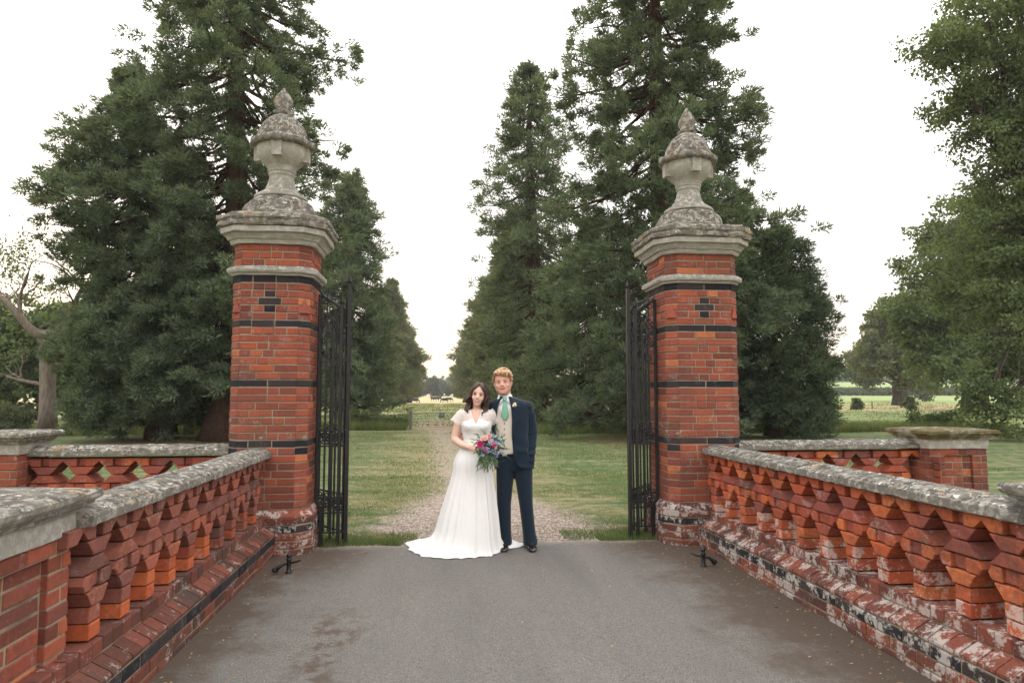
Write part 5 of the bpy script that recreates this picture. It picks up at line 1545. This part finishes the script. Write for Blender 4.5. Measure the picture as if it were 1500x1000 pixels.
# ---------------- the groom
def groom():
    root = thing('person', 'groom in a navy suit, cream waistcoat and green tie, hand in pocket', 'person', (.84, 7.03, .012), -PSI)
    HM = Matrix.Translation((-.150, -.01, 1.555)) @ Matrix.Rotation(R(-4), 4, 'Z') @ Matrix.Rotation(R(-4), 4, 'Y') @ Matrix.Scale(1.05, 4)
    mb = MB()
    add_head(mb, HM, 1.15, 1.16)
    mb.tube([(-.145, .03, 1.64), (-.135, .03, 1.55), (-.12, .025, 1.48)], [.060, .062, .072], 14)
    Z = [.74, .80, .90, 1.0, 1.1, 1.2, 1.3, 1.38, 1.44, 1.48, 1.51, 1.525]
    CX = [-.035, -.035, -.045, -.06, -.075, -.085, -.09, -.092, -.095, -.10, -.112, -.12]
    A = [.160, .172, .178, .170, .165, .172, .186, .196, .200, .175, .105, .065]
    Bb = [.112, .118, .122, .124, .124, .126, .126, .118, .104, .088, .068, .055]
    def S(z, off=0):
        return np.interp(z, Z, CX), .02, np.interp(z, Z, A)+off, np.interp(z, Z, Bb)+off
    mb.rings([ring_e(S(z)[0], .02, z, S(z)[2]-(.018 if z > .95 else .045), S(z)[3]-(.018 if z > .95 else .045)) for z in Z[1:]])
    hipL, hipR = (-.125, .02, .86), (.045, .02, .86)
    kL, kR = (-.145, -.005, .50), (.075, .0, .50)
    aL, aR = (-.135, .03, .09), (.125, .03, .09)
    for h, k, a, fx in ((hipL, kL, aL, -.01), (hipR, kR, aR, .03)):
        mb.tube([h, k, a, (a[0], a[1], .05)], [.070, .050, .034, .032], 12)
        mb.tube([(a[0], .05, .040), (a[0]+fx*.1, -.01, .030), (a[0]+fx*.35, -.07, .022)], [.028, .022, .012], 10)
    # arm with hand in the pocket
    mb.tube([(.085, .02, 1.455), (.125, .035, 1.30), (.138, .045, 1.16), (.128, .01, 1.0), (.112, -.035, .875)], [.050, .048, .042, .036, .026], 12)
    add_hand(mb, (.112, -.036, .878), (-.48, .22, -1), (-.9, .2, 0), .95, .15)
    # arm round the bride's back, fingertips at her waist
    mb.tube([(-.275, .02, 1.455), (-.335, .09, 1.31), (-.375, .155, 1.17), (-.48, .185, 1.11), (-.585, .165, 1.095)], [.050, .048, .042, .036, .028], 12)
    add_hand(mb, (-.578, .168, 1.096), (-.90, -.55, .05), (.45, -.9, 0), 1.0, .32, True)
    part('body', remesh_obj('body', mb, M_skinM, .0062, 4, .5), root)
    face_parts(root, HM, False)
    P = lambda x, y, z: tuple(HM @ Vector((x, y, z)))
    mb = MB(); r_ = random.Random(12)
    V, F = grid(26, 10, lambda u, v: P(*(lambda th, ph: (.086*math.cos(ph)*math.cos(th), .014+.094*math.cos(ph)*math.sin(th), .138+.105*math.sin(ph)))(R(-14)+R(208)*u, R(-28)+R(118)*v)))
    mb.add(V, F)
    for i in range(230):
        th = r_.uniform(R(-30), R(210)); ph = r_.uniform(R(-5), R(85))
        n = Vector((math.cos(ph)*math.cos(th), math.cos(ph)*math.sin(th), math.sin(ph)))
        b = Vector((.087*n.x, .012+.095*n.y, .138+.108*n.z))
        sw = Vector((.55+r_.uniform(-.35, .35), -.75+r_.uniform(-.3, .3), -.1)); sw = sw - n*sw.dot(n)
        d = (n*.28 + sw.normalized()).normalized()
        L = r_.uniform(.035, .060) if n.z > .4 else r_.uniform(.014, .022)
        p1 = b + d*L*.5 + n*.006; p2 = b + d*L - n*L*.30 + Vector((r_.uniform(-.006, .006), r_.uniform(-.004, .004), 0))
        lock(mb, [P(*b), P(*p1), P(*p2)], r_.uniform(.006, .009), 5, .002, i)
    for i in range(52):                          # wavy fringe swept over the forehead
        f = i/51; x = -.074 + .148*f
        z0 = .212 + .014*math.sin(math.pi*f) + r_.uniform(-.006, .010)
        drop = r_.uniform(.160, .195)-.01*math.sin(f*9) if f > .42 else r_.uniform(.186, .216)
        lock(mb, [P(x*.9, -.035, z0), P(x, -.080, z0+.002), P(x+.012, -.098+.10*abs(x)-r_.uniform(0, .010), .200+r_.uniform(-.004, .012)), P(x+.022+r_.uniform(-.012, .012), -.092+.12*abs(x)+r_.uniform(-.006, .004), drop)], r_.uniform(.005, .009), 5, .005, r_.random()*6)
    for s in (-1, 1):
        for i in range(22):
            y = -.062+.09*i/21
            lock(mb, [P(s*.070, y, .195), P(s*.0875, y, .165), P(s*.0890, y+.005, .125 if y < 0 else .10)], .007, 5, .001, i)
    part('hair', mb.mesh('hair', M_hairM, True), root)
    # trousers
    mb = MB()
    mb.rings([ring_e(S(z)[0], .02, z, S(z)[2]+e, S(z)[3]+e) for z, e in ((1.03, -.004), (.95, .0), (.88, .002), (.82, .0), (.78, -.008))])
    for h, k, a, s in ((hipL, kL, aL, -1), (hipR, kR, aR, 1)):
        rings = []
        for t, ra, rb in ((0, .098, .112), (.12, .096, .108), (.3, .084, .096), (.5, .072, .084), (.62, .069, .080), (.8, .066, .078), (.92, .068, .082), (.965, .074, .090), (1.0, .072, .090)):
            z = .88 + (.026-.88)*t
            c = Vector(h).lerp(Vector(k), min(1, t/.47)) if t < .47 else Vector(k).lerp(Vector(a), (t-.47)/.53)
            rings.append([(c.x + ra*math.cos(q) , c.y - .002 + rb*math.sin(q)*(1+.05*(math.sin(q) < -.95)), z + .004*math.sin(3*q+t*9)) for q in [2*math.pi*j/22 for j in range(22)]])
        mb.rings(rings)
        for z, amp in ((.075, .010), (.105, .007), (.47, .006), (.53, .005)):
            c = Vector(k).lerp(Vector(a), (.50-z)/.41) if z < .5 else Vector(k)
            mb.tube([(c.x + .066*math.cos(q), c.y + .076*math.sin(q), z + .008*math.sin(q*2+s)) for q in [math.pi+math.pi*j/8 for j in range(9)]], amp, 6)
    part('trousers', remesh_obj('trousers', mb, M_suit, .008, 3, .6), root)
    for a, fx in ((aL, -.012), (aR, .030)):
        mb = MB()
        rings = []
        for y, hw, h0, h1 in ((.085, .020, .010, .060), (.07, .033, .0, .078), (.03, .038, .0, .080), (-.02, .038, .0, .070), (-.07, .043, .0, .056), (-.12, .045, .0, .046), (-.165, .040, .0, .038), (-.195, .028, .004, .030), (-.208, .012, .010, .022)):
            x0 = a[0] + fx*(.1-y)*2.2
            rings.append([(x0 + hw*math.cos(q), y, (h0+h1)/2 + (h1-h0)/2*math.sin(q)*(1 if math.sin(q) > 0 else 1)) for q in [2*math.pi*j/16 for j in range(16)]])
        mb.rings(rings)
        sh = part('shoe', mb.mesh('shoe', M_shoe, True), root)
        lc = MB()
        for j in range(4):
            yy = -.035-.022*j; x0 = a[0]+fx*(.1-yy)*2.2; zz = .069-.005*j
            lc.tube([(x0-.016, yy, zz-.002), (x0, yy, zz+.003), (x0+.016, yy, zz-.002)], .0022, 5)
        part('lace', lc.mesh('lace', M_button), sh)
    def pt(th, z, off):
        c = S(z, off); return (c[0]+c[2]*math.cos(th), c[1]+c[3]*math.sin(th), z)
    def th_of(x, z, off):
        c = S(z, off); return -math.acos(max(-1, min(1, (x-c[0])/c[2])))
    XC = -.140
    # shirt front
    V, F = grid(26, 14, lambda u, v: pt(th_of(XC-.115+.20*u, 1.24+.275*v, .004), 1.24+.275*v, .004 if v < .9 else 0))
    part('shirt', mesh('shirt', V, F, M_shirt, True), root)
    # stand collar with folded points
    neck = []
    for z, r in ((1.485, .080), (1.555, .072)):
        neck.append([(-.128 - (z-1.485)*.15 + r*math.cos(q), .028 + r*.98*math.sin(q), z + .012*math.sin(q)) for q in [2*math.pi*j/28 for j in range(28)]])
    part('collar', MB().rings(neck, False, False).mesh('collar', M_shirt, True), root)
    for s in (-1, 1):
        V = [(XC+s*.006, -.052, 1.530), (XC+s*.058, -.018, 1.566), (XC+s*.074, -.050, 1.515), (XC+s*.050, -.094, 1.455), (XC+s*.012, -.078, 1.500)]
        solid('collar_point', V, [(0, 1, 2, 3, 4)], M_shirt, .004, root)
    # waistcoat
    def wc(u, v):
        x = XC-.155+.285*u; dx = abs(x-XC)
        zt = 1.295 + min(.20, max(0, dx-.004)*2.55)
        zb = .930 + .020*min(1, dx/.03) + .10*max(0, dx-.03)
        if dx < .020: zb = .945 - .018*(1-abs(dx-.012)/.02)
        z = zb + (zt-zb)*v
        return pt(th_of(x, z, .010), z, .012)
    V, F = grid(44, 26, wc)
    w_ = solid('waistcoat', V, F, M_waist, .005, root)
    for z in (1.262, 1.205, 1.148, 1.09, 1.035):
        p = pt(th_of(XC-.002, z, .02), z, .016)
        part('button', MB().ell(p, (.0065, .003, .0065), 10, 5).mesh('button', M_button, True), w_)
    # tie
    def tie(u, v):
        z = 1.495 - .205*v
        hw = np.interp(v, [0, .15, .62, .78, 1.0], [.013, .017, .036, .038, .001])
        c = pt(th_of(XC, z, .02), z, .020)
        return (XC + .004 + hw*(2*u-1), c[1]-.008*math.sin(math.pi*u) - .006, z)
    V, F = grid(9, 18, tie)
    t_ = solid('tie', V, F, M_tie, .004, root)
    part('knot', MB().rings([[(XC+.002+hw*math.cos(q), y+.013*math.sin(q), z) for q in [2*math.pi*j/12 for j in range(12)]] for z, hw, y in ((1.530, .016, -.066), (1.522, .023, -.076), (1.500, .017, -.088), (1.486, .011, -.094))]).mesh('knot', M_tie, True), t_)
    # jacket body, open at the front
    def xr(z): return np.interp(z, [.79, .83, .88, .95, 1.05, 1.15, 1.30, 1.42, 1.50, 1.525], [.045, -.005, -.030, -.050, -.058, -.062, -.060, -.068, -.085, -.095])
    def xl(z): return np.interp(z, [.79, .83, .88, .95, 1.05, 1.15, 1.30, 1.42, 1.50, 1.525], [-.19, -.215, -.225, -.232, -.236, -.236, -.230, -.215, -.185, -.160])
    def jk(u, v):
        z = .795 + (1.528-.795)*v
        off = .022 + .008*(1-smoothstep(v, 0, .35))
        c = S(z, off)
        t0 = -math.acos(max(-.99, min(.99, (xr(z)-c[0])/c[2]))); t1 = 2*math.pi - math.acos(max(-.99, min(.99, (xl(z)-c[0])/c[2])))
        th = t0 + (t1-t0)*u
        w = .004*math.sin(z*38+th*3)*(1-smoothstep(v, .5, .8))
        return (c[0]+(c[2]+w)*math.cos(th), c[1]+(c[3]+w)*math.sin(th), z - .012*math.sin(th)*(v < .05))
    V, F = grid(64, 34, jk)
    jk_ = solid('jacket', V, F, M_suit, .006, root)
    for s, xe in ((1, xr), (-1, xl)):
        def lap(u, v, s=s, xe=xe):
            z = 1.10 + (1.535-1.10)*v
            wd = np.interp(v, [0, .2, .60, .72, .74, .9, 1], [.004, .030, .060, .066, .050, .040, .03])
            x = xe(z) + s*(wd*u - .004)
            c = S(z, .032); th = -math.acos(max(-.99, min(.99, (x-c[0])/c[2])))
            return (c[0]+c[2]*math.cos(th), c[1]+c[3]*math.sin(th), z)
        V, F = grid(6, 26, lap)
        if s < 0: F = [tuple(reversed(f)) for f in F]
        solid('lapel', V, F, M_suit, .004, jk_)
    def sleeve(path, radii, flip=1):
        mb = MB(); pts = [Vector(p) for p in path]
        mb.tube(pts, radii, 18)
        return mb
    mbs = MB()
    mbs.ell((.092, .02, 1.428), (.064, .072, .062), 18, 12)
    mbs.tube([(.060, .02, 1.445), (.118, .028, 1.35), (.135, .04, 1.22), (.138, .042, 1.14), (.130, .012, 1.03), (.120, -.018, .925), (.118, -.030, .862)], [.054, .062, .061, .059, .056, .052, .051], 20)
    for z, a in ((1.16, .012), (1.11, .010), (1.02, .009), (.95, .008)):
        cxp = np.interp(z, [.885, 1.03, 1.14, 1.3], [.118, .130, .138, .125]); cyp = np.interp(z, [.885, 1.03, 1.14, 1.3], [-.045, .012, .042, .03])
        mbs.tube([(cxp + .056*math.cos(q), cyp + .056*math.sin(q), z + .014*math.cos(q)) for q in [math.pi+math.pi*j/8 for j in range(9)]], a, 6)
    part('sleeve', remesh_obj('sleeve', mbs, M_suit, .008, 4, .7), root)
    mbs = MB(); mbs.ell((-.284, .02, 1.428), (.064, .072, .062), 18, 12)
    mbs.tube([(-.25, .02, 1.445), (-.32, .06, 1.35), (-.368, .13, 1.20), (-.40, .175, 1.155), (-.50, .19, 1.11), (-.555, .176, 1.10)], [.062, .069, .063, .060, .052, .048], 20)
    part('sleeve', remesh_obj('sleeve', mbs, M_suit, .008, 4, .7), root)
    pf = pt(th_of(.03, .98, .03), .98, .034)
    V, F = grid(8, 4, lambda u, v: pt(th_of(-.005+.10*u, .965+.045*v, .034), .965+.045*v, .035))
    solid('pocket_flap', V, F, M_suit, .003, jk_)
    # buttonhole flower
    fl = part('buttonhole_flower', MB().ell((-.037, -.138, 1.458), (.016, .012, .015), 10, 7).ell((-.050, -.140, 1.442), (.012, .010, .014), 8, 6).ell((-.026, -.138, 1.444), (.010, .009, .011), 8, 6).mesh('buttonhole_flower', simple('cream_petal', (.80, .70, .60), .7, .2), True), root)
    base = np.array([[-.037, -.136, 1.452]])
    D = unit(rng.normal(size=(26, 3))*np.array([1, .4, 1]) + np.array([.2, -.3, .2]))
    part('sprig', blades('sprig', np.repeat(base, 26, axis=0), D, rng.uniform(.025, .055, 26), .008, M_bush, True), fl)
groom()

# ---------------- the bouquet
def bouquet():
    c = Vector((.19, -.275, 1.055))
    root = thing('bouquet', 'bouquet of pink roses and blue flowers with trailing green leaves', 'bouquet', (.36, 6.97, .012), -PSI)
    cols = {'rose': [simple('magenta_petal', (.62, .02, .19), .6, .2, .25, 60), simple('deep_pink_petal', (.55, .05, .16), .6, .2, .25, 60), simple('blush_petal', (.72, .36, .36), .7, .2, .15, 60), simple('cream_pink_petal', (.76, .52, .46), .7, .2, .12, 60)],
            'blue': [simple('pale_blue_petal', (.36, .50, .66), .7, .2, .2, 60), simple('lilac_petal', (.38, .34, .56), .7, .2, .2, 60), simple('teal_petal', (.22, .40, .46), .7, .2, .2, 60)]}
    M_green = foliage_mat('bouquet_leaves', (.035, .07, .03), (.16, .23, .12), None, .2, 8)
    r_ = random.Random(4)
    def rose(p, r, mat):
        n = (p - c + Vector((0, -.10, .02))).normalized()
        q = n.to_track_quat('Z', 'Y').to_matrix()
        mb = MB()
        for ring, (k, rr, tilt, h) in enumerate(((3, .30, .15, .75), (4, .55, .35, .62), (5, .80, .65, .45), (6, 1.0, .95, .25))):
            for i in range(k):
                a = 2*math.pi*(i+.5*(ring % 2))/k
                V = []
                for v in range(4):
                    for u in range(4):
                        ang = a + (u/3-.5)*2*math.pi/k*1.35
                        rad = r*rr*(.35+.65*(v/3)**.8)*(1-.10*abs(u/3-.5)*2)
                        z = r*(h*(v/3)**.7*(1-tilt*.5) - .05 + (.12 if v == 3 and u in (1, 2) else 0)*(1-tilt))
                        V.append(p + q @ Vector((rad*math.cos(ang), rad*math.sin(ang), z)))
                F = [(v*4+u, v*4+u+1, (v+1)*4+u+1, (v+1)*4+u) for v in range(3) for u in range(3)]
                mb.add(V, F)
        mb.ell(p + q @ Vector((0, 0, r*.3)), (r*.25, r*.25, r*.35), 8, 5)
        return part('rose', mb.mesh('rose', mat), root)
    def w(dx, dz, dy=-.10): return c + Vector((dx, dy, dz))
    for dx, dz, r, m in ((-.088, .028, .036, 0), (-.028, -.028, .033, 1), (-.040, .085, .033, 3), (.012, .058, .031, 2), (.0, .105, .026, 2), (-.068, .075, .024, 3), (.045, .015, .022, 1), (.06, -.005, .018, 2)):
        rose(w(dx, dz, -.085 - .03*r_.random()), r, cols['rose'][m])
    for i in range(34):
        a = r_.uniform(0, 2*math.pi); rr = .118*math.sqrt(r_.random())
        dx, dz = rr*math.cos(a)+.012, rr*math.sin(a)+.008
        m = cols['blue'][r_.choice((0, 0, 1, 1, 2))]
        mb = MB()
        p = w(dx, dz, -.075 - .05*(1-rr/.118))
        for k in range(9):
            q = p + Vector((r_.gauss(0, .008), r_.gauss(0, .005), r_.gauss(0, .008)))
            mb.ell(q, (.0055, .004, .0055), 6, 4)
        part('blue_floret', mb.mesh('blue_floret', m, True), root)
    n = 520
    P = np.array([tuple(c)]*n) + rng.normal(size=(n, 3))*np.array([.05, .025, .05])
    D = unit(rng.normal(size=(n, 3))*np.array([1, .6, 1]) + np.array([0, -.35, 0]))
    g = part('foliage', blades('foliage', P, D, rng.uniform(.05, .13, n), .012, M_green, True), root, kind='stuff')
    mb_P = []; mb_D = []
    for i in range(60):                          # trailing sprays
        x0 = r_.uniform(-.13, .09); p = np.array([c.x+x0*.6, c.y-.06+r_.uniform(-.03, .02), c.z-.04]); d = np.array([x0*1.8+r_.uniform(-.2, .2), -.15, -1.0]); d /= np.linalg.norm(d)
        L = r_.uniform(.08, .19)
        for k in range(12):
            q = p + d*L*k/12
            dd = d + rng.normal(size=3)*.28; mb_P.append(q); mb_D.append(dd/np.linalg.norm(dd))
    part('trailing_leaves', blades('trailing_leaves', np.array(mb_P), np.array(mb_D), .045, .007, M_green, True), root, kind='stuff')
    part('stems', MB().tube([(c.x-.02, c.y, c.z-.02), (c.x-.075, c.y+.07, c.z-.05), (c.x-.115, c.y+.10, c.z-.085)], [.020, .014, .017], 8).mesh('stems', M_green, True), root)
bouquet()
